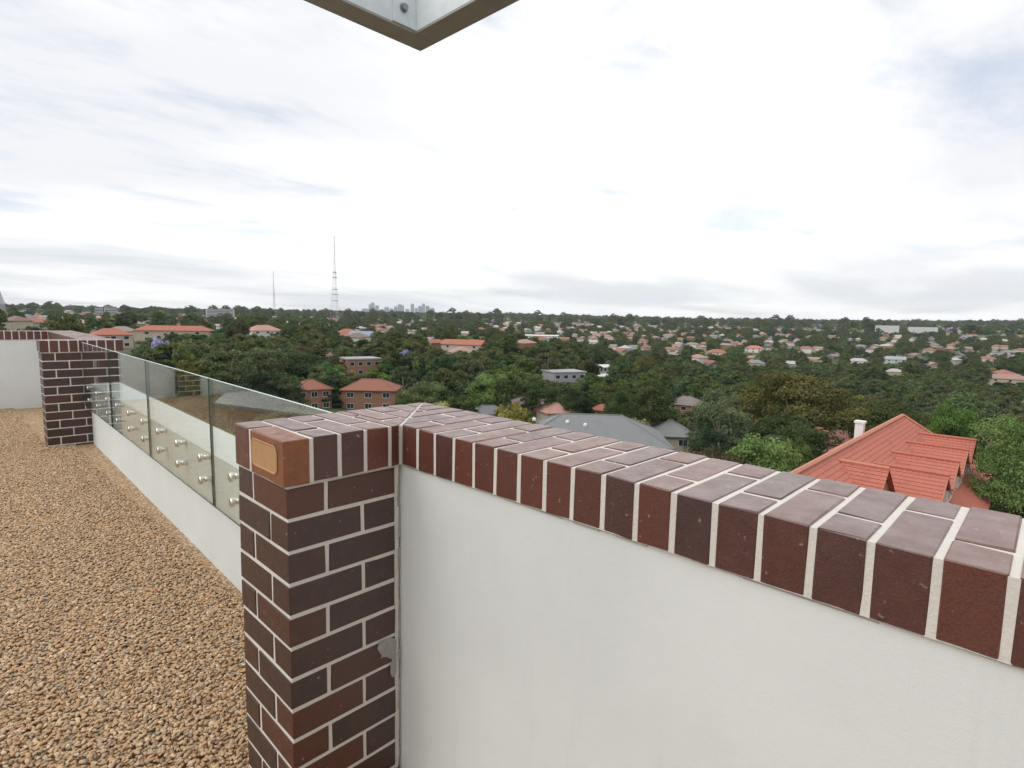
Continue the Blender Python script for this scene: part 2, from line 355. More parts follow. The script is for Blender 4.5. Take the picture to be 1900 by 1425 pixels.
while u < UC+DEP:
    a1 = min(u+CPW, UC-.006) if u < UC else u+CPW
    cope_col(P1, u, a1, k, True, -OV, (1, -1, UC+OV-.006), first=(k == 0))
    if u < UC and u+CPP > UC-.03: u = UC
    else: u += CPP
    k += 1
mb = MB(); mb.prism(clip(rect(-OV+.002, UC+DEP-.002, -OV+.002, DEP-OV-.002), 1, -1, UC+OV-.0005), ZC-.0005, ZC+CPH-.0030); mb.build('coping_mortar', MORTAR, P1)
# the frog of the orange corner brick: a shallow rounded tray let into its outer bed face
def rrect(cx, cz, w_, h_, r_, n=6):
    out = []
    for (sx, sz, a0) in ((1,1,0),(-1,1,90),(-1,-1,180),(1,-1,270)):
        for i in range(n+1):
            a = R(a0+90*i/n); out.append((cx+sx*(w_/2-r_)+r_*math.cos(a), cz+sz*(h_/2-r_)+r_*math.sin(a)))
    return out
outer = rrect(.113, ZC+.066, .176, .084, .024); inner = rrect(.113, ZC+.066, .160, .070, .018); xf = -OV-.0022
V = [(xf, y, z) for y, z in outer] + [(xf-.0012, y, z) for y, z in rrect(.113, ZC+.066, .169, .078, .022)] + [(xf+.0006, y, z) for y, z in inner]; n_ = len(outer)
F = [(i, (i+1) % n_, n_+(i+1) % n_, n_+i) for i in range(n_)] + [(n_+i, n_+(i+1) % n_, 2*n_+(i+1) % n_, 2*n_+i) for i in range(n_)] + [tuple(range(2*n_, 3*n_))]
ob('frog', mesh_from('frog', V, F, [FROG]), P1)
# mortar smear and sealant where the pillar meets the render
V = [(.322+.040*math.cos(a)*(1+.22*math.sin(3*a+.7)+.12*math.sin(7*a)), -.0035, .452+.040*math.sin(a)*(1+.3*math.cos(2*a+1)+.12*math.cos(5*a))) for a in np.linspace(0, 2*math.pi, 18, endpoint=False)]
V = [(min(x, .352), y, z) for x, y, z in V]; V.append((.325, -.0048, .452)); F = [(i, (i+1) % 18, 18) for i in range(18)]
V2 = [(min(.352, .343+.014*math.cos(a)*(1+.3*math.sin(2*a))), -.0034, .385+.045*math.sin(a)) for a in np.linspace(0, 2*math.pi, 12, endpoint=False)]; V2.append((.344, -.0045, .388))
mb = MB(); mb.add(V, F); mb.add(V2, [(i, (i+1) % 12, 12) for i in range(12)]); mb.build('mortar_smear', SMEAR, P1, smooth=True)
mb = MB(); m2 = MB()
for k in range(30):
    z0 = k*.0353; e_ = .364+random.uniform(-.002, .002); mb.box(.3505, e_, .003+random.uniform(-.001, .002), .05, z0, z0+.0353); m2.box(e_+.0002, .3765, .010+random.uniform(-.004, .004), .05, z0, z0+.0353)
mb.build('end_joint', MORTAR, P1); m2.build('sealant_joint', SEAL, P1)

# rendered parapet with coping, running from the pillar past the camera
W1 = thing('parapet_wall', 'white rendered parapet wall with pinkish brick coping beside the brick pillar', 'wall')
WF = .377
mb = MB(); mb.box(WF, UC+DEP-.012, -6.4, .325, -.30, ZC-.002); mb.build('rendered_wall', RENDER, W1)
v_ = DEP-OV; k = 1; first_v = -OV-.004
v_ = first_v + CPP*4
while v_ > -4.6:
    cope_col(W1, v_-CPW, v_, k, False, UC, (-1, 1, -(UC+OV+.006))); v_ -= CPP; k += 1
mb = MB(); mb.prism(clip(rect(UC+.002, UC+DEP-.002, -4.6, DEP-OV-.002), -1, 1, -(UC+OV+.0005)), ZC-.0005, ZC+CPH-.0030); mb.build('coping_mortar', MORTAR, W1)
mb = MB(); y_ = -4.6
while y_ < -.02:
    l_ = random.uniform(.03, .12); mb.box(UC+random.uniform(.006, .0105), UC+.03, y_, min(-.014, y_+l_), ZC-random.uniform(.004, .008), ZC-.0008); y_ += l_
mb.build('bedding_shadow_joint', SEAL, W1)  # grey mortar bed that also paints in the shadow line below the coping
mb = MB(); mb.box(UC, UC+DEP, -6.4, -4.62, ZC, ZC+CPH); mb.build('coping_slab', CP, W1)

# low upstand carrying the glass
FR = dict(rz=ROT)
W2 = thing('upstand_wall', 'low white rendered upstand behind the glass balustrade', 'wall', rz=ROT)
UPT = ZC-.365
mb = MB(); mb.box(.41, .68, .30, 6.50, -.30, UPT); mb.build('rendered_wall', RENDER, W2)
# glass panels with stand-off buttons
edges = [.372, 1.88, 3.37, 4.86, 6.455]
names = ['clear glass balustrade panel fixed next to the pillar with the orange corner brick', 'clear glass balustrade panel, second from the pillar with the orange corner brick',
         'clear glass balustrade panel, second from the wide brick pier at its far end', 'clear glass balustrade panel abutting the wide brick pier']
bt = MB(); bt.tube((-.038, 0, 0), (.0, 0, 0), .016, n=14)                 # spacer behind the glass
cp = MB(); cp.tube((-.062, 0, 0), (-.0505, 0, 0), .0255, .0265, 20)
cp.tube((-.066, 0, 0), (-.062, 0, 0), .021, .0255, 20)
BTM = bt.mesh('spacer', [STEEL], True); CAPM = cp.mesh('standoff_button', [STEEL])
for m_ in (BTM, CAPM):
    pass
GT, GB = ZC+.108, ZC-.620
for i in range(4):
    y0, y1 = edges[i]+.008, edges[i+1]-.008; ym = (y0+y1)/2
    T = thing('glass_panel', names[i], 'glass panel', (*rot(.36, ym), 0), ROT, 'glass balustrade panels')
    V = []; x0, x1 = -.0125, -.0005; h = (y1-y0)/2
    mb = MB(); mb.box(x0, x1, -h, h, GB, GT); mb.I = [1, 2, 1, 0, 1, 0]; mb.build('pane', [GLASS, GEDGE, GTOP], T)
    n_b = [y0+.235, ym, y1-.235] if i else [y0+.235, ym, 1.585]
    for yy in n_b:
        for zz_ in (ZC-.388, ZC-.524):
            b = ob('standoff', CAPM, T, (.05, yy-ym, zz_)); ob('spacer', BTM, b)

# far brick pier, the walls beyond it
P2 = thing('brick_pillar', 'wide dark brick pier where the glass balustrade ends', 'pillar', (*rot(0, 6.5), 0), ROT)
for k in range(ncourse):
    z1 = ZC-JT-k*COURSE; z0 = max(z1-BH, -.05)
    if z1 < 0: break
    if k % 2 == 0: q = [rect(0,.110,0,.230), rect(.121,.351,0,.110), rect(.362,.592,0,.110), rect(.603,.712,0,.230), rect(0,.110,.241,.350)]
    else: q = [rect(0,.230,0,.110), rect(.241,.471,0,.110), rect(.482,.712,0,.110), rect(0,.110,.121,.350), rect(.602,.712,.121,.350)]
    for r_ in q: brick(r_, z0, z1, DK, P2)
mb = MB(); mb.box(.0022, .7095, .0022, .345, -.05, ZC+.004); mb.build('mortar', MORTAR, P2)
def coping_run(parent, a0, a1, b0, along_v, stop=None):
    k = 0; a = a0; s = 1 if a1 > a0 else -1
    while (a1-a)*s > .03:
        e = a+s*CPW; lo, hi = min(a, e), max(a, e); cope_col(parent, lo, hi, k, along_v, b0); a += s*CPP; k += 1
    lo, hi = min(a0, a1), max(a0, a1)
    mb = MB()
    if along_v: mb.box(lo+.002, hi-.002, b0+.002, b0+DEP-.002, ZC-.0005, ZC+CPH-.0030)
    else: mb.box(b0+.002, b0+DEP-.002, lo+.002, hi-.002, ZC-.0005, ZC+CPH-.0030)
    mb.build('coping_mortar', MORTAR, parent)
coping_run(P2, -OV, .722, -OV, True)
W3 = thing('parapet_wall', 'white parapet wall with brick coping behind the wide brick pier', 'wall', rz=ROT)
mb = MB(); mb.box(WF, .70, 6.86, 10.34, -.3, ZC-.002); mb.build('rendered_wall', RENDER, W3)
coping_run(W3, 6.86, 9.98, UC, False)
W4 = thing('parapet_wall', 'white rendered end wall with brick coping across the terrace', 'wall', rz=ROT)
mb = MB(); mb.box(-1.40, WF-.004, 10.0, 10.34, -.3, ZC-.002); mb.build('rendered_wall', RENDER, W4)
coping_run(W4, .70, -1.40, 9.985, True)
P3 = thing('brick_pillar', 'dark brick pillar at the end of the white end wall', 'pillar', (*rot(-1.77, 9.85), 0), ROT)
pinwheel(P3); coping_run(P3, -OV, .362, -OV, True)
W5 = thing('upstand_wall', 'low white upstand along the open side of the terrace', 'wall', rz=ROT)
mb = MB(); mb.box(-6.2, -1.80, 10.0, 10.3, -.3, UPT); mb.box(-6.2, -5.9, -6.2, 9.99, -.3, UPT); mb.build('rendered_wall', RENDER, W5)

mb = MB(); mb.prism([(-1.35, 8.6), (-2.0, 6.9), (-3.6, 4.0), (-5.7, 4.0), (-5.7, 9.9), (-1.85, 9.8)][::-1], -.008, .05); tag(mb.build('concrete_path', plain('pale_concrete', (.55, .54, .51), .85, var=.12, scale=2)), kind='structure')

# pebbles: real stones spread over the gravel roof near the camera
sx = .0115; gx = np.arange(-2.6, .42, sx); gy = np.arange(-1.8, 10.0, sx*1.05); X, Y = np.meshgrid(gx, gy); X = X.ravel()+rng.uniform(-.55, .55, X.size)*sx; Y = Y.ravel()+rng.uniform(-.55, .55, Y.size)*sx
dd = np.hypot(X-EYE.x, Y-EYE.y); keep = np.ones(len(X), bool)
keep &= rng.random(len(X)) < np.where((X < -1.3) | (Y < .2), .45, 1.0)
keep &= ~((X > .0) & (Y < .36)) & (X < .406 + Y*.0306) & ~((Y > 6.49) & (X > .19))
X, Y = X[keep], Y[keep]; Z = rng.uniform(-.010, .006, len(X)) + .004*np.sin(X*9)*np.sin(Y*7)
pm = bpy.data.meshes.new('pebbles'); pm.vertices.add(len(X)); pm.vertices.foreach_set('co', np.column_stack([X, Y, Z]).ravel())
pb = ob('pebbles', pm); tag(pb, 'loose tan and brown river pebbles covering the roof', 'gravel', kind='stuff')
g = bpy.data.node_groups.new('scatter_pebbles', 'GeometryNodeTree'); g.interface.new_socket('Geometry', in_out='INPUT', socket_type='NodeSocketGeometry'); g.interface.new_socket('Geometry', in_out='OUTPUT', socket_type='NodeSocketGeometry')
gn = g.nodes.new; gi = gn('NodeGroupInput'); go = gn('NodeGroupOutput'); gl_ = g.links.new
ico = gn('GeometryNodeMeshIcoSphere'); ico.inputs['Radius'].default_value = .0076; ico.inputs['Subdivisions'].default_value = 2
sp_ = gn('GeometryNodeSetPosition'); nz = gn('ShaderNodeTexNoise'); nz.inputs['Scale'].default_value = 90; nz.inputs['Detail'].default_value = 1
vm = gn('ShaderNodeVectorMath'); vm.operation = 'SUBTRACT'; vm.inputs[1].default_value = (.5, .5, .5); gl_(nz.outputs['Color'], vm.inputs[0])
vs_ = gn('ShaderNodeVectorMath'); vs_.operation = 'SCALE'; vs_.inputs['Scale'].default_value = .010; gl_(vm.outputs[0], vs_.inputs[0]); gl_(vs_.outputs[0], sp_.inputs['Offset'])
gl_(ico.outputs[0], sp_.inputs[0]); sm_ = gn('GeometryNodeSetShadeSmooth'); gl_(sp_.outputs[0], sm_.inputs[0]); mt_ = gn('GeometryNodeSetMaterial'); mt_.inputs['Material'].default_value = PEB; gl_(sm_.outputs[0], mt_.inputs[0])
ip = gn('GeometryNodeInstanceOnPoints'); gl_(gi.outputs[0], ip.inputs['Points']); gl_(mt_.outputs[0], ip.inputs['Instance'])
rv = gn('FunctionNodeRandomValue'); rv.data_type = 'FLOAT_VECTOR'; rv.inputs[0].default_value = (-.5, -.5, 0); rv.inputs[1].default_value = (.5, .5, 6.283); gl_(rv.outputs[0], ip.inputs['Rotation'])
rs_ = gn('FunctionNodeRandomValue'); rs_.data_type = 'FLOAT_VECTOR'; rs_.inputs[0].default_value = (.75, .6, .45); rs_.inputs[1].default_value = (1.65, 1.15, .85); rs_.inputs['Seed'].default_value = 5; gl_(rs_.outputs[0], ip.inputs['Scale'])
gl_(ip.outputs[0], go.inputs[0]); md = pb.modifiers.new('scatter', 'NODES'); md.node_group = g

# overhead galvanised frame, its corner hanging into the view
SF = thing('steel_canopy_frame', 'galvanised steel angle frame corner with a bolt hanging overhead', 'steel frame', (0, 0, 0))
ax, ay, az_ = .680, .312, ZC+1.44; FW = .090; T_ = .008
lu, lv = -2.3, -3.2
mb = MB(); mb.box(lu, ax, ay-FW, ay, az_, az_+T_); mb.build('bottom_flange', FLANGE, SF)
mb = MB(); mb.box(ax-FW, ax, lv, ay-FW-.001, az_, az_+T_); mb.build('bottom_flange', FLANGE, SF)
mb = MB(); mb.box(lu, ax-FW-.0, ay-FW, ay-FW+.008, az_+T_, az_+.22); mb.build('web', GALV, SF)
mb = MB(); mb.box(ax-FW, ax-FW+.008, lv, ay-FW+.008, az_+T_, az_+.22); mb.build('web', GALV, SF)
mb = MB(); mb.box(ax-FW-.092, ax-FW-.0005, ay-FW-.006, ay-FW-.0005, az_+T_+.001, az_+.20); mb.build('corner_plate', GALV, SF)
mb = MB(); bx_, bz_ = ax-FW-.052, az_+.062
mb.tube((bx_, ay-FW-.0065, bz_), (bx_, ay-FW-.010, bz_), .015, n=16); mb.tube((bx_, ay-FW-.010, bz_), (bx_, ay-FW-.020, bz_), .0115, n=6); mb.build('bolt', plain('bolt_zinc', (.30, .32, .33), .45, .7), SF)
for (x0, x1, y0, y1) in ((lu, ax, lv-.09, lv-.002), (lu-.09, lu-.001, lv, ay)):
    mb = MB(); mb.box(x0, x1, y0, y1, az_, az_+.22); mb.build('beam', GALV, SF)
for (x, y) in ((lu-.045, ay-.05), (lu-.045, lv-.045), (.28, lv-.045)):
    mb = MB(); mb.box(x-.045, x+.045, y-.045, y+.045, -.02, az_-.001); mb.build('post', GALV, SF)

# unseen stair house added behind the camera to block sky light
SH = thing('stair_house_blocker', 'white rendered stair house standing on the gravel roof', 'building', (0, 0, 0))
mb = MB(); mb.box(-5.6, .36, -6.1, -3.34, -.02, 3.0); mb.build('wall', RENDER, SH)
mb = MB(); mb.box(-5.75, .50, -6.25, -3.31, 3.001, 3.15); mb.build('roof_slab', WGREY, SH)
mb = MB(); mb.box(-2.4, -1.5, -3.338, -3.30, 0, 2.1); dr = mb.build('door', plain('grey_door', (.25, .26, .27), .5), SH)
mb = MB(); mb.tube((-1.6, -3.29, 1.02), (-1.72, -3.27, 1.02), .012); mb.build('handle', STEEL, dr)

# ------------------------------------------------------------------ trees
def crown_mesh(name, mat, H, RX, base, nclump, nleaf, leaf, shape='round', seed=1, flat=.75, spread=1.0):
    g_ = np.random.default_rng(seed); P = []; T = []
    cz = (H+base)/2; hz = (H-base)/2
    cl = []
    while len(cl) < nclump:
        if shape == 'cone':
            z = g_.random()**1.25; rr = RX*(1-z*.92)*(.55+.45*g_.random()); a = g_.random()*6.283
            cl.append((rr*math.cos(a), rr*math.sin(a), base+z*(H-base), RX*(.34+.2*(1-z))))
        else:
            v = g_.normal(size=3); v /= np.linalg.norm(v); rad = g_.uniform(.45, 1.0)**.6
            if shape == 'gum' and v[2] < -.55: continue
            x, y, z = v*rad; s = RX*g_.uniform(.20, .42)*(1.0 if shape != 'gum' else .85)
            wob = 1+.22*math.sin(3*math.atan2(y, x)+seed)+.12*math.sin(5*math.atan2(y, x)+2*seed)
            cl.append((x*(RX-s*.6)*wob, y*(RX-s*.6)*wob, cz+z*(hz-s*.5), s))
    per = nleaf//nclump; V = []; tone = []
    for (x, y, z, s) in cl:
        v = g_.normal(size=(per, 3)); v /= np.linalg.norm(v, axis=1)[:, None]; v[:, 2] = np.where(v[:, 2] < -.3, -v[:, 2]*.6, v[:, 2])
        c = np.array([x, y, z]) + v*(s*g_.uniform(.45, 1.08, (per, 1))*np.array([1, 1, flat])*spread)
        nrm = v + g_.normal(size=(per, 3))*.55; nrm /= np.linalg.norm(nrm, axis=1)[:, None]
        a = np.cross(nrm, g_.normal(size=(per, 3))); a /= np.linalg.norm(a, axis=1)[:, None]; b = np.cross(nrm, a)
        ls = leaf*g_.uniform(.6, 1.35, (per, 1))
        q = np.stack([c+a*ls, c+b*ls*.62, c-a*ls, c-b*ls*.62], 1); V.append(q.reshape(-1, 3)); tone.append(np.clip(g_.uniform(.15, .85)+g_.normal(size=per)*.18, 0, 1))
    V = np.concatenate(V); tn = np.concatenate(tone); nq = len(V)//4
    m = bpy.data.meshes.new(name); m.vertices.add(len(V)); m.vertices.foreach_set('co', V.ravel()); m.loops.add(nq*4); m.loops.foreach_set('vertex_index', np.arange(nq*4))
    m.polygons.add(nq); m.polygons.foreach_set('loop_start', np.arange(nq)*4); m.polygons.foreach_set('loop_total', np.full(nq, 4)); m.update(calc_edges=True)
    at_ = m.attributes.new('tone', 'FLOAT', 'FACE'); at_.data.foreach_set('value', tn); m.materials.append(mat)
    return m, cl
def trunk_mesh(name, mat, H, base, cl, r0, seed):
    g_ = random.Random(seed); mb = MB(); top = base+(H-base)*.55; pts = [Vector((0, 0, -1.0))]
    for k in range(1, 6): pts.append(Vector((g_.uniform(-.18, .18)*k*.5, g_.uniform(-.18, .18)*k*.5, top*k/5)))
    for i in range(5): mb.tube(pts[i], pts[i+1], r0*(1-i*.14), r0*(1-(i+1)*.14), 8, cap=False)
    for c in g_.sample(cl, min(len(cl), 12)):
        j = g_.choice((2, 3, 4)); s = pts[j]; e = Vector(c[:3]); mid = s.lerp(e, .5)+Vector((0, 0, -.3)); mb.tube(s, mid, r0*.42, r0*.26, 6, cap=False); mb.tube(mid, e, r0*.26, r0*.09, 6, cap=False)
    return mb.mesh(name, [mat], True)
LEAF = dict(fresh=leaf_mat('fresh_leaves', (.050, .088, .020), (.125, .185, .046), False),
    gum=leaf_mat('gum_leaves', (.036, .054, .020), (.092, .116, .044)), dark=leaf_mat('dark_leaves', (.020, .036, .016), (.055, .082, .034)), mid=leaf_mat('mid_leaves', (.034, .058, .018), (.085, .128, .042)),
    olive=leaf_mat('olive_leaves', (.044, .050, .018), (.105, .106, .040)), bright=leaf_mat('bright_leaves', (.048, .088, .020), (.120, .185, .046)), cyp=leaf_mat('cypress_leaves', (.012, .026, .013), (.034, .058, .028)),
    yellow=leaf_mat('yellow_leaves', (.095, .105, .026), (.200, .205, .062)), jac=leaf_mat('jacaranda_flowers', (.16, .12, .27), (.31, .25, .46)), rust=leaf_mat('rusty_leaves', (.11, .065, .03), (.22, .13, .06)))
# kind: height, radius, crown base, clumps, leaves, leaf size, shape
KIND = {
 'gum':    ('gum', 15, 5.6, 4.5, 34, 3400, .34, 'gum', PALEBARK, .33, 'eucalyptus_tree', 'open olive green eucalyptus among the roofs of the suburb'),
 'dark':   ('dark', 12, 5.2, 2.0, 30, 3600, .34, 'round', BARK, .30, 'broadleaf_tree', 'dense dark green tree in the suburb below the terrace'),
 'mid':    ('mid', 10.5, 5.0, 1.8, 28, 3400, .34, 'round', BARK, .28, 'broadleaf_tree', 'mid green rounded tree in the suburb below the terrace'),
 'olive':  ('olive', 13.5, 6.0, 3.5, 34, 3400, .34, 'gum', PALEBARK, .33, 'eucalyptus_tree', 'olive brown eucalyptus with a loose crown in the suburb'),
 'bright': ('bright', 8.5, 4.6, 1.5, 26, 3200, .32, 'round', BARK, .22, 'garden_tree', 'bright green garden tree in the suburb'),
 'cyp':    ('cyp', 13, 2.3, .8, 40, 3400, .30, 'cone', BARK, .25, 'conifer_tree', 'dark narrow conifer standing among the houses'),
 'yellow': ('yellow', 9, 4.6, 1.6, 24, 2800, .33, 'gum', BARK, .22, 'garden_tree', 'yellowish green garden tree in the suburb'),
 'jac':    ('jac', 9, 4.4, 2.0, 24, 2800, .33, 'round', BARK, .22, 'jacaranda_tree', 'purple flowering jacaranda tree among the houses'),
 'tall':   ('gum', 21, 6.4, 7.0, 40, 4200, .36, 'gum', PALEBARK, .42, 'eucalyptus_tree', 'tall eucalyptus rising above the other trees of the suburb'),
 'nbright':('fresh', 9, 4.6, 1.2, 60, 17000, .15, 'round', BARK, .22, 'garden_tree', ''),
 'nmid':   ('mid', 13, 5.2, 1.5, 70, 19000, .16, 'round', BARK, .28, 'broadleaf_tree', ''),
 'nolive': ('olive', 15, 7.2, 3.0, 80, 19000, .18, 'gum', PALEBARK, .36, 'eucalyptus_tree', ''),
 'edge':   ('fresh', 20, 5.6, 3.0, 120, 42000, .115, 'round', BARK, .34, 'broadleaf_tree', ''),
 'ngum':   ('gum', 15, 6.0, 3.0, 70, 17000, .18, 'gum', PALEBARK, .36, 'eucalyptus_tree', ''),
 'ndark':  ('dark', 12, 5.2, 1.5, 64, 17000, .17, 'round', BARK, .3, 'broadleaf_tree', ''),
}
TM = {}
for i, (kn, d) in enumerate(KIND.items()):
    vs_ = []
    for s in range(2 if kn[0] != 'n' and kn != 'edge' else 1):
        cm, cl = crown_mesh('crown_'+kn, LEAF[d[0]], d[1]*(1, .9)[s], d[2]*(1, 1.12)[s], d[3], d[4], d[5], d[6], d[7], 11*i+s+3)
        vs_.append((cm, trunk_mesh('trunk_'+kn, d[8], d[1]*(1, .9)[s], d[3], cl, d[9], i*5+s)))
    TM[kn] = vs_
OCC = []                                    # (azimuth, half angle, distance, eave elevation angle) of houses to keep clear
def tree(kn, x, y, sc_, label=None, group='trees of the suburb below the terrace', rz=None, sz=1.0):
    d = KIND[kn]; vs_ = random.choice(TM[kn]); z = float(ground(x, y))
    o = thing(d[10], label or d[11], 'tree', (x, y, z), rz if rz is not None else random.uniform(0, 6.283), group if not label else None, (sc_, sc_, sc_*sz))
    ob('crown', vs_[0], o); ob('trunk', vs_[1], o); return o
def tree_px(kn, px, py_top, dist, width_px, label):
    """a tree whose top and width are read from the photograph at a chosen distance; base on the terrain"""
    P = at(px, py_top, dist); d = KIND[kn]; gz = float(ground(P.x, P.y)); hgt = P.z-gz
    dep = (P-EYE).dot(Fv); wid = width_px/FPX*dep; sx_ = wid/2/d[2]; h_ = max(hgt, 3)
    o = tree(kn, P.x, P.y, sx_, label, None); o.scale[2] = h_/d[1]; return o

# ------------------------------------------------------------------ houses
def house_meshes(W, D, H, pitch, kind, ov=.5):
    """walls and roof of a hip or gable house centred at the origin; x is the long side"""
    wl = MB(); wl.box(-W/2, W/2, -D/2, D/2, -4, H)
    rf = MB(); a, b = W/2+ov, D/2+ov; rh = b*math.tan(R(pitch)); z = H-.15
    e = [(-a,-b,z),(a,-b,z),(a,b,z),(-a,b,z)]
    if kind == 'hip': rd = [(-a+b*.95,0,z+rh),(a-b*.95,0,z+rh)]
    else: rd = [(-a,0,z+rh),(a,0,z+rh)]
    lo = [(x,y,z-.22) for x,y,_ in e]
    rf.add(e+rd+lo, [(0,1,5,4),(2,3,4,5),(1,2,5),(3,0,4),(6,7,1,0),(7,8,2,1),(8,9,3,2),(9,6,0,3),(9,8,7,6)])
    return wl, rf, rh
def roof_caps(rf_poly_edges, mat, parent, r=.13):
    mb = MB()
    for p, q in rf_poly_edges: mb.tube(p, q, r, n=6)
    return mb.build('ridge_cap', mat, parent)
def window(parent, cx, y, cz, w_, h_, face='y', sgn=-1, mullion=True):
    """a framed window set on a wall face"""
    fr_ = MB(); d = .05*sgn
    def bx(mb, u0, u1, z0, z1, k0, k1):
        lo, hi = sorted((y+k0*sgn, y+k1*sgn))
        if face == 'y': mb.box(cx+u0, cx+u1, lo, hi, cz+z0, cz+z1)
        else: mb.box(lo, hi, cx+u0, cx+u1, cz+z0, cz+z1)
    for a0, a1, b0, b1 in ((-w_/2-.08, w_/2+.08, -h_/2-.10, -h_/2), (-w_/2-.08, w_/2+.08, h_/2, h_/2+.08), (-w_/2-.08, -w_/2, -h_/2, h_/2), (w_/2, w_/2+.08, -h_/2, h_/2)): bx(fr_, a0, a1, b0, b1, .002, .07)
    if mullion: bx(fr_, -.03, .03, -h_/2, h_/2, .002, .06)
    wn = fr_.build('window', FRAME, parent); pn = MB(); bx(pn, -w_/2, w_/2, -h_/2, h_/2, .004, .03); pn.build('pane', PANE, wn)
def courses(p00, p10, p01, p11, step, mat, parent, name='tile_slope', lift=.02, cols=None):
    """a tiled slope of overlapping courses; p00-p10 the eave, p01-p11 the upper edge. Every course is a real step"""
    p00, p10, p01, p11 = map(Vector, (p00, p10, p01, p11)); ln = ((p01-p00).length+(p11-p10).length)/2; n = max(2, int(ln/step)); V = []; F = []
    nrm = (p10-p00).cross(p01-p00).normalized()
    wd = max((p10-p00).length, (p11-p01).length); nc = max(1, int(wd/.30)) if cols is None else cols
    for i in range(n):
        t0, t1 = i/n, min(1, (i+1.12)/n); a0, b0 = p00.lerp(p01, t0), p10.lerp(p11, t0); a1, b1 = p00.lerp(p01, t1), p10.lerp(p11, t1)
        base = len(V); m_ = nc*2
        for j in range(m_+1):
            s = j/m_; k = lift+(.035 if j % 2 else 0); V += [a0.lerp(b0, s)+nrm*(k-lift*.9), a0.lerp(b0, s)+nrm*(k+.02), a1.lerp(b1, s)+nrm*(k-lift*.9)]
        for j in range(m_):
            q = base+3*j; F += [(q, q+3, q+4, q+1), (q+1, q+4, q+5, q+2)]
    return ob(name, mesh_from(name, V, F, [mat]), parent)

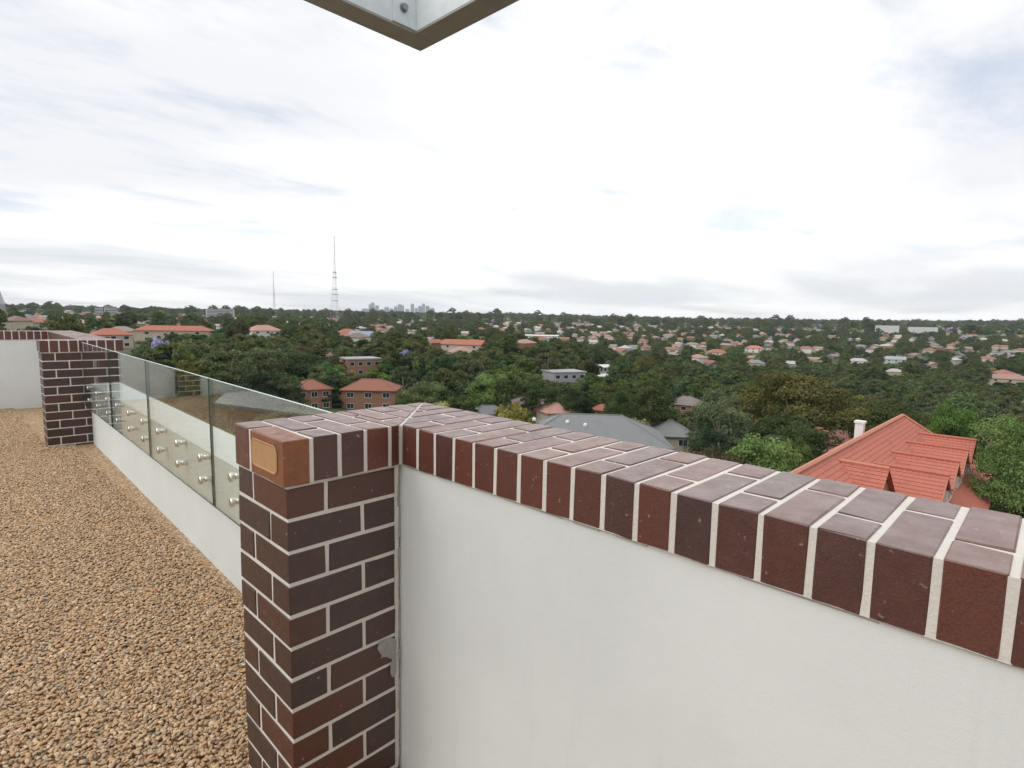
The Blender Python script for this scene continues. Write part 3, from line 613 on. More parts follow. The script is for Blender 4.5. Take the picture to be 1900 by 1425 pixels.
# --- the red tiled building with dormers next door
HZ = EYE.z
def red_house():
    T = thing('tiled_apartment_house', 'red terracotta tiled roof with a row of gabled dormers below the parapet', 'house', (33, 8.1, HZ-21))
    O = Vector((33, 8.1, HZ-21)); q = lambda x, y, z: Vector((x, y, HZ+z))-O
    zr, ze = -8.0, -13.4; yr = 8.1; ys = 1.2; yn = 15.0; x0, x1 = 17.0, 60.3; sl = (zr-ze)/(yr-ys)
    mb = MB(); a = q(x0+.4, ys+.6, -22); b = q(x1+2.4, yn-.6, -13.5); mb.box(a.x, b.x, a.y, b.y, a.z, b.z); mb.build('wall', WBRICK, T)
    xh = x1+5.0
    courses(q(x0, ys, ze), q(xh, ys, ze), q(x0, yr, zr), q(x1, yr, zr), .34, REDTILE, T)
    courses(q(xh, yn, ze), q(x0, yn, ze), q(x1, yr, zr), q(x0, yr, zr), .6, REDTILE, T)
    courses(q(xh, ys, ze), q(xh, yn, ze), q(x1, yr, zr), q(x1+.01, yr, zr), .5, REDTILE, T)
    roof_caps([(q(x0, yr, zr+.08), q(x1, yr, zr+.08)), (q(x1, yr, zr+.08), q(xh, ys, ze+.08)), (q(x1, yr, zr+.08), q(xh, yn, ze+.08))], CAPTILE, T, .17)
    mb = MB(); g0 = q(x0+.3, ys, ze); g1 = q(x0+.3, yn, ze); g2 = q(x0+.3, yr, zr-.1); mb.add([g0, g1, g2], [(0, 2, 1)]); mb.build('gable_wall', WBRICK, T)
    for i, xd in enumerate((42.9, 48.0, 53.3, 58.6)):
        zd = -9.15; hw = 2.25; ze_d = zd-1.45; yb = yr-(zr-zd)/sl; yf = 2.7; ybe = yr-(zr-ze_d)/sl
        D = MB(); f0 = q(xd-hw+.25, yf+.35, ze_d-1.5); f1 = q(xd+hw-.25, yf+2.6, ze_d+.02); D.box(f0.x, f1.x, f0.y, f1.y, f0.z, f1.z)
        D.add([q(xd-hw+.25, yf+.36, ze_d), q(xd+hw-.25, yf+.36, ze_d), q(xd, yf+.36, zd-.12)], [(0, 1, 2)])
        dm = D.build('dormer', WCREAM, T)
        courses(q(xd-hw, ybe, ze_d), q(xd-hw, yf, ze_d), q(xd, yb, zd), q(xd, yf, zd), .33, REDTILE, dm, 'dormer_slope', .02)
        courses(q(xd+hw, yf, ze_d), q(xd+hw, ybe, ze_d), q(xd, yf, zd), q(xd, yb, zd), .33, REDTILE, dm, 'dormer_slope', .02)
        roof_caps([(q(xd, yb+.1, zd+.07), q(xd, yf-.05, zd+.07))], REDTILE, dm, .13)
        c = q(xd, yf+.35, ze_d-.62); window(dm, c.x, c.y, c.z, 2.2, 1.1, 'y', -1)
        mb = MB()
        for s in (-1, 1):
            a, b = q(xd+s*(hw+.02), yf-.03, ze_d-.10), q(xd, yf-.03, zd-.10); mb.add([a, b, b+Vector((0,0,.12)), a+Vector((0,0,.12)), a+Vector((0,.06,0)), b+Vector((0,.06,0)), b+Vector((0,.06,.16)), a+Vector((0,.06,.16))], [(0,1,2,3),(4,5,6,7),(3,2,6,7),(0,1,5,4)])
        mb.build('barge_board', CAPTILE, dm)
    # the small cross gable at the near end, with dark brick and white barge boards
    xg = 38.2; zg = -8.35; hw = 2.6; zge = zg-2.0; yf = 5.0; yb = yr-(zr-zg)/sl; ybe = yr-(zr-zge)/sl
    D = MB(); D.add([q(xg-hw, yf+.3, zge-1.2), q(xg+hw, yf+.3, zge-1.2), q(xg+hw, yf+.3, zge), q(xg, yf+.3, zg-.1), q(xg-hw, yf+.3, zge)], [(0, 1, 2, 3, 4)]); gd = D.build('cross_gable', WBRICK, T)
    courses(q(xg-hw, ybe, zge), q(xg-hw, yf, zge), q(xg, yb, zg), q(xg, yf, zg), .33, REDTILE, gd, 'gable_slope'); courses(q(xg+hw, yf, zge), q(xg+hw, ybe, zge), q(xg, yf, zg), q(xg, yb, zg), .33, REDTILE, gd, 'gable_slope')
    roof_caps([(q(xg, yb, zg+.07), q(xg, yf, zg+.07))], CAPTILE, gd, .14)
    c0 = q(50.0, 9.2, -10.2); mb = MB(); mb.box(c0.x-.29, c0.x+.29, c0.y-.29, c0.y+.29, c0.z, c0.z+2.65); mb.box(c0.x-.36, c0.x+.36, c0.y-.36, c0.y+.36, c0.z+2.65, c0.z+2.82); mb.build('chimney', FRAME, T)
    return T
RH = red_house(); RH['short'] = 'the dormered red roof'

def house_at(px, py_ridge, dist, width_px, label, W=14, D=10, H=3.2, pitch=25, kind='hip', wall=WBRICK, roof=BROWNTILE, turn=0, group=None, name='house', clear=True, nwin=3, chimney=False, cat='house', flat=False):
    best = dist
    for d_ in sorted(np.linspace(dist*.6, dist*2.2, 160), key=lambda q_: abs(q_-dist)):
        P = at(px, py_ridge, d_); kk = (width_px/FPX*(P-EYE).dot(Fv))/W; rr_ = .45 if flat else (D*kk/2+.5)*math.tan(R(pitch))
        if abs(P.z-float(ground(P.x, P.y))-H-rr_) < .7: best = d_; break
    print('house', label[:40], dist, round(best)); dist = best
    P = at(px, py_ridge, dist); dep = (P-EYE).dot(Fv); k = (width_px/FPX*dep)/W; W, D = W*k, D*k
    wl, rf, rh = house_meshes(W, D, H, pitch, kind); az = math.atan2(P.x-EYE.x, P.y-EYE.y)
    rh = .45 if flat else rh
    T = thing(name, label, cat, (P.x, P.y, P.z-(H+rh-.15)), -az+R(turn), group)
    dz = P.z-(H+rh)-float(ground(P.x, P.y))
    w2 = MB(); w2.box(-W/2, W/2, -D/2, D/2, min(-4, -dz-1), H); wo_ = w2.build('wall', wall, T)
    if flat:
        mb = MB(); mb.box(-W/2-.3, W/2+.3, -D/2-.3, D/2+.3, H+.001, H+.45); mb.build('roof', roof, T)
    else:
        ro = rf.build('roof', roof, T); a, b = W/2+.5, D/2+.5; z = H-.15
        r0, r1 = ((-a+b*.95, 0, z+rh), (a-b*.95, 0, z+rh)) if kind == 'hip' else ((-a, 0, z+rh), (a, 0, z+rh))
        eds = [(r0, r1)] + ([((-a,-b,z), r0), ((a,-b,z), r1), ((-a,b,z), r0), ((a,b,z), r1)] if kind == 'hip' else [])
        if dist < 230:
            cap = MB(); [cap.tube(p_, q_, .14, n=6) for p_, q_ in eds]; cap.build('ridge_cap', roof, ro)
        if chimney:
            mb = MB(); cx_ = W*.18; mb.box(cx_-.5, cx_+.5, -.4, .4, H, z+rh+1.3); mb.box(cx_-.6, cx_+.6, -.5, .5, z+rh+1.3, z+rh+1.5); mb.build('chimney', WWHITE, ro)
    st = 1
    while st*3.0 < H: st += 1
    for s in range(st):
        for i in range(nwin):
            window(T, -W/2+W*(i+.5)/nwin, -D/2, H-1.5-s*3.0, min(1.8, W/nwin*.5), 1.3, 'y', -1, dist < 200)
    if clear: OCC.append((math.degrees(az), math.degrees(math.atan(W*.5/dist)), dist, (P.z-rh-.9-EYE.z)/dist))
    return T
SHORT = {'grey slate roofed townhouses': 'the slate townhouses', 'maroon tiled house': 'the maroon roof', 'brown red hipped roof brick': 'the brown-red house', 'brown brick flats': 'the brown brick flats', 'long bright orange': 'the long orange roof', 'long red roofed building': 'the long red roof', 'red roofed house behind': 'the pier-side red roof', 'pale pink roofed white house': 'the pale pink roofed house', 'blue grey roofed white': 'the blue grey roof', 'long low white roofed hall': 'the long white hall', 'grey three storey': 'the grey modern block', 'small white roofed house in': 'the small white roof', 'pale pink tiled roof next': 'the pale pink tiles', 'mauve grey roofed': 'the mauve roof', 'grey brown roofed brick': 'the grey brown roof', 'pink roofed house with pale': 'the wooded pink roof', 'coral roofed white villa': 'the coral roofed villa', 'pink red roofed white villa': 'the pink red villa', 'pale green walled': 'the pale green house'}
def H_(*a, **k):
    o = house_at(*a, **k)
    for p_, n_ in SHORT.items():
        if o['label'].startswith(p_): o['short'] = n_
    return o
# grey slate townhouses just under the parapet: two joined hips, skylights
TH = H_(1098, 769, 64, 262, 'grey slate roofed townhouses with white skylight domes behind the coping', 17, 10.5, 5.6, 25, 'hip', WCREAM, SLATE, 4, name='townhouse', nwin=5)
for c in [c for c in TH.children if c.name.startswith('roof')]:
    for (fx, fy) in ((-.40, .25), (-.30, .62), (-.17, .30), (-.05, .38), (-.16, .72)):
        W = 262/FPX*((TH.location-EYE).dot(Fv)+0); b = 10.5/17*W/2+.5; rh = b*math.tan(R(25)); y = -b*fy; z = 5.6-.15+rh*(1-fy)
        mb = MB(); cx_ = W*fx; mb.tube((cx_, y, z-.1), (cx_, y, z+.25), .36, .34, 12); mb.tube((cx_, y, z+.25), (cx_, y, z+.42), .34, .12, 12); mb.build('skylight', FRAME, c, smooth=False)
H_(1243, 779, 60, 78, 'grey hipped roof end of the slate townhouses', 6, 6, 5.6, 28, 'hip', WCREAM, SLATE, 8, name='townhouse', nwin=2)
H_(1585, 797, 84, 116, 'maroon tiled house behind the red roof', 13, 10, 5.2, 27, 'hip', WBRICK, MAROON, -14)
H_(690, 703, 172, 96, 'brown red hipped roof brick house beside a dark conifer', 15, 10, 6, 26, 'hip', WBRICK, BROWNTILE, -12)
H_(575, 704, 176, 62, 'brown red roofed brick house left of a dark conifer', 11, 10, 5.6, 26, 'hip', WBRICK, BROWNTILE, 15)
H_(668, 664, 215, 62, 'brown brick flats with a pale flat roof among trees', 13, 10, 9, 5, 'hip', WBRICK, WGREY, 20, name='block_of_flats', cat='flats', flat=True, nwin=4)
H_(862, 630, 300, 80, 'long bright orange tiled roof among trees', 22, 9, 5, 26, 'gable', WCREAM, ORTILE, -25)
H_(322, 604, 262, 120, 'long red roofed building among the trees beyond the glass', 30, 9, 5.6, 24, 'hip', WCREAM, ORTILE, -8)
H_(205, 609, 235, 60, 'red roofed house behind the brick pier', 14, 10, 5, 26, 'hip', WCREAM, ORTILE, 10)
H_(488, 603, 285, 56, 'pale pink roofed white house on the rise', 15, 10, 5.5, 26, 'hip', WWHITE, tile_mat('pink_tile', (.42, .22, .18)), 25)
H_(645, 610, 330, 40, 'small orange tiled house on the rise', 12, 9, 4, 28, 'hip', WWHITE, ORTILE, 20)
H_(672, 614, 322, 44, 'blue grey roofed white house on the rise', 13, 9, 4.5, 28, 'gable', WWHITE, tile_mat('blue_grey_roof', (.23, .27, .36)), -30)
H_(1005, 621, 430, 64, 'long low white roofed hall among trees', 27, 12, 4, 6, 'gable', WWHITE, WWHITE, 0, name='hall', cat='hall')
H_(1046, 688, 185, 66, 'grey three storey modern block below the parapet', 12, 9, 9, 4, 'hip', WGREY, WGREY, 28, name='block_of_flats', cat='flats', flat=True, nwin=4)
H_(1118, 676, 215, 26, 'small white roofed house in the trees', 8, 6, 3.4, 22, 'gable', WWHITE, WWHITE, 35)
H_(1124, 693, 200, 24, 'small white garden pavilion beside the grey block', 8, 7, 3.2, 20, 'hip', WWHITE, WWHITE, 10, name='pavilion', cat='pavilion')
H_(1030, 748, 92, 52, 'pale pink tiled roof next to the slate townhouses', 8, 7, 4.5, 28, 'hip', WCREAM, tile_mat('pale_pink_tile', (.45, .25, .20)), 30)
H_(1118, 750, 98, 34, 'small orange tiled roof behind the slate townhouses', 7, 6, 4.2, 28, 'hip', WCREAM, ORTILE, -20)
H_(985, 735, 120, 60, 'mauve grey roofed house above the slate townhouses', 11, 8, 4.2, 24, 'hip', WBRICK, tile_mat('mauve_tile', (.22, .16, .17)), 12)
H_(1275, 735, 118, 60, 'grey brown roofed brick house among yellowish trees', 11, 9, 4.2, 26, 'hip', WBRICK, tile_mat('grey_brown_tile', (.20, .17, .155)), -12)
H_(905, 752, 110, 70, 'dark grey roofed house behind the coping', 11, 8, 4.2, 22, 'hip', WBRICK, tile_mat('dark_grey_tile', (.14, .14, .155)), 18)
H_(1872, 694, 480, 62, 'pink roofed house with pale walls on the wooded slope', 18, 10, 5, 24, 'hip', WCREAM, tile_mat('dusty_pink_tile', (.34, .20, .16)), 10)
H_(1520, 792, 105, 36, 'tiny orange roof between olive trees', 7, 6, 4, 28, 'hip', WCREAM, ORTILE, 15)
H_(1330, 648, 620, 34, 'coral roofed white villa on the far hillside', 16, 10, 5, 26, 'hip', WWHITE, ORTILE, 10)
H_(1400, 641, 640, 30, 'pink red roofed white villa at the top of the forest', 16, 10, 5, 26, 'hip', WWHITE, tile_mat('coral_tile', (.48, .16, .12)), -10)
H_(1660, 661, 560, 34, 'pale green walled house on the far hillside', 15, 10, 5, 24, 'gable', tile_mat('pale_green_wall', (.50, .58, .52), .1), WGREY, 15)

# random houses of the suburb
protos = []
for i, (W, D, H, pt, kd) in enumerate([(14, 10, 3.4, 26, 'hip'), (17, 11, 3.4, 24, 'hip'), (12, 9, 5.8, 27, 'hip'), (15, 9, 3.6, 28, 'gable'), (19, 12, 6, 24, 'hip'), (13, 8, 3.4, 30, 'gable')]):
    wl, rf, rh = house_meshes(W, D, H, pt, kd); protos.append((wl.mesh('suburb_wall', [WALLS]), rf.mesh('suburb_roof', [ROOFS]), W, D, H+rh))
def density(a, r):
    if r < 130: return 0
    if a > 50: return 0.0 if r < 520 else (1.0 if r < 1900 else .8)
    if a > 38: return .25 if r < 420 else .8
    return .7
RCOL = [(n_, tile_mat(n_.replace(' ', '_')+'_roof', c_, .25)) for n_, c_ in (('terracotta', (.30, .125, .085)), ('dark red', (.22, .09, .066)), ('pale pink', (.35, .21, .165)), ('brown', (.20, .125, .10)), ('slate grey', (.21, .215, .22)), ('sandy brown', (.28, .23, .195)), ('pale grey', (.42, .41, .39)), ('charcoal', (.13, .13, .14)))]
WCOL = [('cream', WCREAM), ('white', WWHITE), ('brown brick', WBRICK), ('grey', WGREY)]
def landmark(x, y):
    az = math.degrees(math.atan2(x-EYE.x, y-EYE.y)); r = math.hypot(x-EYE.x, y-EYE.y)
    best = min(MARKS, key=lambda m_: math.hypot(m_[1]-x, m_[2]-y) if r < 900 else abs(m_[3]-az)*20)
    d_ = math.hypot(best[1]-x, best[2]-y)
    return ('close to ' if d_ < 60 else 'near ' if d_ < 180 else 'far beyond ' if r-best[4] > 180 else 'away from ') + best[0]
MARKS = []
for o_ in bpy.data.objects:
    if o_.get('short'): MARKS.append((o_['short'], o_.location.x, o_.location.y, math.degrees(math.atan2(o_.location.x-EYE.x, o_.location.y-EYE.y)), math.hypot(o_.location.x-EYE.x, o_.location.y-EYE.y)))
HS = []; tries = 0
while len(HS) < 1000 and tries < 60000:
    tries += 1; a = random.uniform(2, 91); r = math.sqrt(random.uniform(130**2, 3300**2)) if random.random() < .55 else math.sqrt(random.uniform(130**2, 1500**2))
    if random.random() > density(a, r): continue
    if any(abs(a-o[0]) < o[1]+math.degrees(9/r) and abs(r-o[2]) < 22 for o in OCC): continue
    x, y = EYE.x+r*math.sin(R(a)), EYE.y+r*math.cos(R(a))
    if any((x-h[0])**2+(y-h[1])**2 < (21 if r < 1500 else 30)**2 for h in HS): continue
    if any(abs(a-o[0]) < o[1] and r < o[2] and r > o[2]-60 for o in OCC): continue
    HS.append((x, y, r, a))
HS.sort(key=lambda h: h[2])
side = lambda a: 'left' if a < 46 else 'right'
far_v = MB(); nh = 0
for (x, y, r, a) in HS:
    i = random.randrange(len(protos)); wm, rm, W, D, HH = protos[i]; z = float(ground(x, y)); rz = -R(a)+random.choice((0, math.pi/2))+R(random.uniform(-35, 35))
    if nh < 270:
        lb, gp = ('tiled suburban house half hidden by trees in the near suburb', 'houses of the near suburb') if r < 520 else ('small tiled house on the far hillside', 'houses on the far hillside')
        ri, wi_ = random.choices(range(len(RCOL)), [3, 2, 3, 2, 2, 2, 1.5, 1])[0], random.choices(range(len(WCOL)), [2, 3, 1.5, 1.2])[0]
        shp = ('low hipped', 'long hipped', 'two storey', 'gabled', 'large two storey', 'small gabled')[i]
        lb = '%s %s house, %s roof, %s' % (shp, WCOL[wi_][0], RCOL[ri][0], landmark(x, y)); gp = 'houses of the suburb'
        T = thing('suburban_house', lb, 'house', (x, y, z), rz, gp); wo_ = ob('wall', wm, T); ro_ = ob('roof', rm, T); nh += 1
        for o2, m2 in ((wo_, WCOL[wi_][1]), (ro_, RCOL[ri][1])): o2.material_slots[0].link = 'OBJECT'; o2.material_slots[0].material = m2
        if random.random() < (.62 if a > 45 else .26): OCC.append((a, math.degrees(math.atan(W*.42/r)), r, (z+HH*.5-EYE.z)/r))
    else:
        c, s = math.cos(rz), math.sin(rz)
        ci = random.randrange(4); wi = 4+random.randrange(2)
        for mm, ix in ((wm, wi), (rm, ci)):
            far_v.add([(x+v.co.x*c-v.co.y*s, y+v.co.x*s+v.co.y*c, z+v.co.z) for v in mm.vertices], [tuple(p_.vertices) for p_ in mm.polygons], ix)
        if random.random() < (.5 if a > 45 else .3): OCC.append((a, math.degrees(math.atan(W*.35/r)), r, (z+HH*.6-EYE.z)/r))
for o_ in list(bpy.data.objects):
    if o_.get('short'): del o_['short']
fo = far_v.build('distant_houses', [BROWNTILE, ORTILE, SLATE, plain('pale_roof', (.50, .42, .37), .8), WWHITE, WCREAM]); tag(fo, 'scatter of tiny pale and red roofs towards the horizon', 'houses', kind='stuff')

# ------------------------------------------------------------------ named trees read from the photograph
for args in [
 ('nbright', 1415, 806, 62, 170, 'bright green tree just behind the coping beside the red roof'),
 ('edge', 1925, 738, 58, 200, 'leafy green tree at the end of the red tiled roof'),
 ('nbright', 905, 690, 150, 92, 'vivid green rounded tree above the slate townhouses'),
 ('nolive', 1478, 684, 128, 230, 'large olive brown eucalyptus behind the red roof'),
 ('ngum', 1340, 720, 100, 120, 'green yellow gum tree left of the large olive eucalyptus'),
 ('yellow', 960, 735, 100, 90, 'yellow green bushy tree beside the slate townhouses'),
 ('cyp', 612, 700, 160, 44, 'dark conifer between two brown red roofs'),
 ('cyp', 1086, 705, 150, 34, 'dark conifer beside the grey modern block'),
 ('ngum', 1210, 700, 130, 100, 'olive green gum tree behind the slate townhouses'),
 ('jac', 300, 620, 200, 44, 'purple jacaranda in front of the long red roof'),
 ('jac', 752, 640, 225, 26, 'thin lilac jacaranda among dark trees'),
 ('ndark', 540, 650, 190, 110, 'dark green tree above the brown red roofs'),
 ('ndark', 1318, 786, 84, 70, 'dark tree at the right end of the slate roof'),
 ('ngum', 1003, 704, 150, 74, 'olive gum partly hiding the grey modern block'), ('ndark', 1066, 716, 148, 46, 'dark bushy tree at the foot of the grey modern block'),
 ('nolive', 1640, 735, 150, 150, 'olive tree behind the ridge of the red roof'),
 ('nmid', 1770, 745, 120, 110, 'green tree beyond the dormers of the red roof'),
 ('ngum', 1478, 806, 76, 70, 'small gum tree beside the maroon roof'),
 ('tall', 118, 563, 190, 66, 'tall dark tree breaking the horizon beside the brick pier'),
 ('tall', 30, 585, 150, 90, 'tall gum tree behind the white end wall'),
 ('ngum', 430, 680, 120, 120, 'olive gum tree just beyond the glass balustrade'),
 ('nolive', 835, 742, 118, 80, 'rusty olive tree behind the corner of the coping'),
 ('ndark', 820, 690, 170, 80, 'dark tree left of the vivid green tree'),
 ('ndark', 1150, 720, 120, 60, 'dark round tree behind the slate roof'),
]: tree_px(*args)

# ------------------------------------------------------------------ the rest of the trees
def skyline(a):
    """highest elevation (tangent) that tree tops may reach at an azimuth, read from the photograph's horizon"""
    return float(np.interp(a, [4, 8, 12, 22, 33, 46, 64, 78, 88], [.004, .003, .001, .0035, .0045, .0068, .0050, .0058, .0085]))
occ = np.array(OCC); cand = []
kinds = ['gum', 'dark', 'mid', 'olive', 'bright', 'cyp', 'yellow', 'jac', 'tall']
wts_near = [.24, .22, .2, .13, .06, .03, .07, .01, .04]; wts_val = [.34, .28, .12, .19, .01, .01, .03, .0, .02]
def try_tree(a, r, mul=1.0):
    x, y = EYE.x+r*math.sin(R(a)), EYE.y+r*math.cos(R(a)); val = a > 48 and 180 < r < 600
    kn = random.choices(kinds, wts_val if val else wts_near)[0]; d = KIND[kn]; s = random.uniform(.62, 1.12)*mul; z = float(ground(x, y))
    if r < 100: s *= .75
    top = (z+d[1]*s*(1 if mul == 1 else .55)-EYE.z)/r; lim = skyline(a) + (random.uniform(-.002, .0015))
    if top > lim:
        s *= max(.0, (lim*r-(z-EYE.z))/(d[1]*s*(1 if mul == 1 else .55)))
        if s < .3: return
        top = (z+d[1]*s-EYE.z)/r
    ha = math.degrees(d[2]*s/r)
    for (oa, oh, orr, oe) in OCC_NEAR(a, ha):
        if abs(a-oa) < oh+ha*.4 and r < orr+6 and (top > oe or abs(r-orr) < 12): return
    if 14 < x < 72 and -2 < y < 19: return
    cand.append((kn, x, y, s, (s*d[2]/r), r, a))
obin = {}
for o_ in OCC:
    for b_ in range(int((o_[0]-o_[1])*2)-6, int((o_[0]+o_[1])*2)+7): obin.setdefault(b_, []).append(o_)
def OCC_NEAR(a, ha): return obin.get(int(a*2), ()) if ha < 3 else OCC
def sector(r0, r1, area, mul=1.0):
    n = int(.5*R(92)*(r1*r1-r0*r0)/area)
    for _ in range(n): try_tree(random.uniform(1, 93), math.sqrt(random.uniform(r0*r0, r1*r1)), mul)
sector(48, 110, 85); sector(110, 260, 62); sector(260, 620, 66); sector(620, 1500, 120, 1.0); sector(1500, 5000, 1500, 2.3)
cand.sort(key=lambda c: -c[4] if c[5] > 40 else 0)
LB = {'gum': 'open olive green eucalyptus', 'dark': 'dense dark green rounded tree', 'mid': 'mid green rounded tree', 'olive': 'olive brown loose crowned eucalyptus', 'bright': 'bright green small tree', 'cyp': 'dark narrow conifer', 'yellow': 'yellowish green bushy tree', 'jac': 'purple flowering jacaranda', 'tall': 'tall eucalyptus'}
NEARK = {'gum': 'ngum', 'dark': 'ndark', 'mid': 'nmid', 'olive': 'nolive', 'bright': 'nbright'}
# keep the 270 that show largest as single trees; the others become one mass
vis = [c for c in cand if 3 < c[6] < 89]; solo = set(id(c) for c in vis[:270]); rest = [c for c in cand if id(c) not in solo]
for c in vis[:270]:
    where = 'close below the terrace' if c[5] < 115 else 'in the suburb below the terrace'
    kn = NEARK.get(c[0], c[0]) if c[5] < 125 else c[0]
    o = tree(kn, c[1], c[2], c[3]*(1 if kn == c[0] else KIND[c[0]][1]/KIND[kn][1]), None); o['label'] = LB[c[0]]+' '+landmark(c[1], c[2]); o['group'] = LB[c[0]]+' individuals'
src = {}
for o in bpy.data.objects:
    if o.name.startswith('crown'):
        for i, kn in enumerate(kinds):
            if o.data is TM[kn][0][0]: src[kn] = o
kinds_ok = [k for k in kinds if k in src]
pm = bpy.data.meshes.new('distant_wood'); pm.vertices.add(len(rest))
pm.vertices.foreach_set('co', np.array([(c[1], c[2], float(ground(c[1], c[2]))-.3) for c in rest]).ravel())
for nm, ty, vals in (('kind', 'INT', [kinds_ok.index(c[0]) if c[0] in kinds_ok else 0 for c in rest]), ('size', 'FLOAT', [c[3] for c in rest]), ('turn', 'FLOAT', [random.uniform(0, 6.283) for c in rest])):
    at_ = pm.attributes.new(nm, ty, 'POINT'); at_.data.foreach_set('value', vals)
fw = ob('distant_wood', pm); tag(fw, 'unbroken tree cover of the valley and the far suburbs', 'wood', kind='stuff')
g = bpy.data.node_groups.new('scatter_trees', 'GeometryNodeTree'); g.interface.new_socket('Geometry', in_out='INPUT', socket_type='NodeSocketGeometry'); g.interface.new_socket('Geometry', in_out='OUTPUT', socket_type='NodeSocketGeometry')
gn = g.nodes.new; gi = gn('NodeGroupInput'); go = gn('NodeGroupOutput'); gl_ = g.links.new
ip = gn('GeometryNodeInstanceOnPoints'); gl_(gi.outputs[0], ip.inputs['Points']); ip.inputs['Pick Instance'].default_value = True
gti = gn('GeometryNodeGeometryToInstance')
for k in kinds_ok[::-1]:
    oi = gn('GeometryNodeObjectInfo'); oi.inputs['Object'].default_value = src[k]; oi.inputs['As Instance'].default_value = False; oi.transform_space = 'ORIGINAL'
    gl_(oi.outputs['Geometry'], gti.inputs[0])
gl_(gti.outputs[0], ip.inputs['Instance'])
def named(nm, ty):
    a = gn('GeometryNodeInputNamedAttribute'); a.data_type = ty; a.inputs[0].default_value = nm; return a.outputs[0]
gl_(named('kind', 'INT'), ip.inputs['Instance Index']); gl_(named('size', 'FLOAT'), ip.inputs['Scale'])
cx = gn('ShaderNodeCombineXYZ'); gl_(named('turn', 'FLOAT'), cx.inputs[2]); gl_(cx.outputs[0], ip.inputs['Rotation']); gl_(ip.outputs[0], go.inputs[0])
fw.modifiers.new('scatter', 'NODES').node_group = g

# ------------------------------------------------------------------ horizon: masts, towers
def mast(px, py_top, dist, base_w, label, platforms):
    P = at(px, py_top, dist); z = float(ground(P.x, P.y)); Hm = P.z-z; T = thing('radio_mast', label, 'radio mast', (P.x, P.y, z))
    c3 = lambda t_, k: Vector((math.cos(2.094*k+.3), math.sin(2.094*k+.3), 0))*(base_w*(max(.06, (1-t_)**1.6)))+Vector((0, 0, Hm*t_))
    mb = MB(); n = 26; tw = .55*dist/1800
    for k in range(3):
        for i in range(n):
            a, b = c3(i/n, k), c3((i+1)/n, k); mb.tube(a, b, tw*.62, n=4, cap=False); mb.tube(a, c3((i+1)/n, (k+1) % 3), tw*.28, n=4, cap=False); mb.tube(a, c3(i/n, (k+1) % 3), tw*.28, n=4, cap=False)
    mb.build('lattice', MAST, T)
    for (t_, w_) in platforms:
        mb = MB(); mb.tube((0, 0, Hm*t_), (0, 0, Hm*t_+2.2), w_, n=10); mb.build('platform', MAST, T)
mast(620, 438, 1900, 17, 'tall lattice transmission mast with platforms on the horizon', ((.22, 9), (.30, 10), (.36, 9), (.50, 7.5), (.56, 6)))
mast(507, 503, 2300, 7, 'slender lattice mast left of the tall transmission mast', ((.5, 3),))
i = 0
for (x0, x1, yt) in ((672, 683, 572), (684, 688, 564), (688, 695, 561), (696, 703, 566), (705, 712, 573), (713, 722, 569), (723, 730, 572), (731, 737, 568), (738, 746, 564), (746, 750, 566), (752, 760, 573), (762, 768, 563), (769, 775, 571), (776, 783, 567), (783, 789, 563), (790, 797, 567), (798, 806, 571)):
    D_ = 6200+random.uniform(-500, 500); P = at((x0+x1)/2, yt, D_); z = float(ground(P.x, P.y)); Wd = (x1-x0)/FPX*(P-EYE).dot(Fv); Hh = P.z-z
    T = thing('office_tower', ('%s blue grey office tower in the distant skyline cluster' % (('slim ' if x1-x0 < 6 else 'broad ' if x1-x0 > 8 else 'mid width ') + ('tall' if yt < 565 else 'low' if yt > 570 else 'medium height'))), 'tower', (P.x, P.y, z), -R(36)+R(random.uniform(-8, 8)), 'towers of the distant skyline')
    mb = MB(); mb.box(-Wd/2, Wd/2, -Wd*.35, Wd*.35, -30, Hh*.93); mb.build('wall', TOWER, T)
    mb = MB(); mb.box(-Wd*.36, Wd*.30, -Wd*.25, Wd*.25, Hh*.93+.01, Hh); mb.build('roof_plant', TOWERW, T)
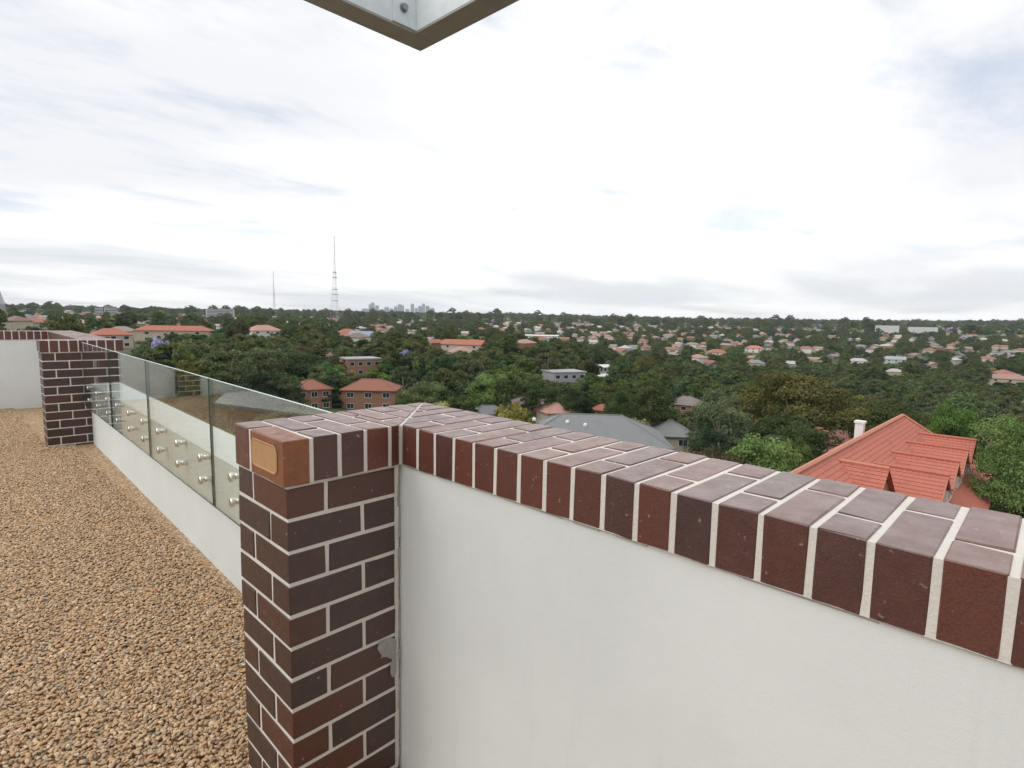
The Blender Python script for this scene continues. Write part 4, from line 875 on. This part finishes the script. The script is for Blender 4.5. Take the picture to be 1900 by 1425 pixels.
for (x0, x1, yt, lb) in ((177, 189, 569, 'narrow pale apartment tower on the horizon above the brick pier'), (195, 215, 569, 'wide pale apartment tower on the horizon above the brick pier'), (1628, 1665, 604, 'broad cream institutional building on the ridge'), (1690, 1735, 607, 'long cream building on the ridge beside trees'), (385, 432, 574, 'hazy grey apartment slab on the horizon')):
    D_ = 1500; P = at((x0+x1)/2, yt, D_); z = float(ground(P.x, P.y)); Wd = (x1-x0)/FPX*(P-EYE).dot(Fv); Hh = P.z-z; az0 = math.atan2(P.x-EYE.x, P.y-EYE.y)
    T = thing('apartment_tower', lb, 'tower', (P.x, P.y, z), -az0)
    mb = MB(); mb.box(-Wd/2, Wd/2, -7, 7, -8, Hh); mb.build('wall', TOWERW, T); nfl = max(2, int((Hh+2)/3.2))
    for f_ in range(min(nfl, 9) if 'cream' not in lb else 0):
        mb = MB(); mb.box(-Wd*.46, Wd*.46, -7.12, -7.01, Hh-2.6-f_*3.2, Hh-1.2-f_*3.2); mb.build('window_band', PANE, T)
P = at(-3, 533, 900); z = float(ground(P.x, P.y)); T = thing('spire', 'dark pointed spire on the horizon at the end wall', 'spire', (P.x, P.y, z))
mb = MB(); hh = P.z-z; mb.box(-4.5, 4.5, -4.5, 4.5, -4, hh*.5); mb.build('tower', WGREY, T); mb = MB(); mb.tube((0, 0, hh*.5+.01), (0, 0, hh), 4.9, .3, 8); mb.build('spire_roof', MAST, T)

# ------------------------------------------------------------------ the air
mb = MB(); mb.box(-9700, 9700, -9700, 9700, -110, 420); hz = mb.mesh('haze', [])
m = bpy.data.materials.new('thin_haze'); m.use_nodes = True; t = m.node_tree; t.nodes.clear(); o_ = t.nodes.new('ShaderNodeOutputMaterial'); pv = t.nodes.new('ShaderNodeVolumePrincipled')
pv.inputs['Color'].default_value = (.86, .92, 1, 1); pv.inputs['Density'].default_value = .000055; pv.inputs['Anisotropy'].default_value = .2; t.links.new(pv.outputs[0], o_.inputs['Volume']); hz.materials.append(m)
tag(ob('haze', hz), 'thin pale haze over the valley', 'haze', kind='stuff')
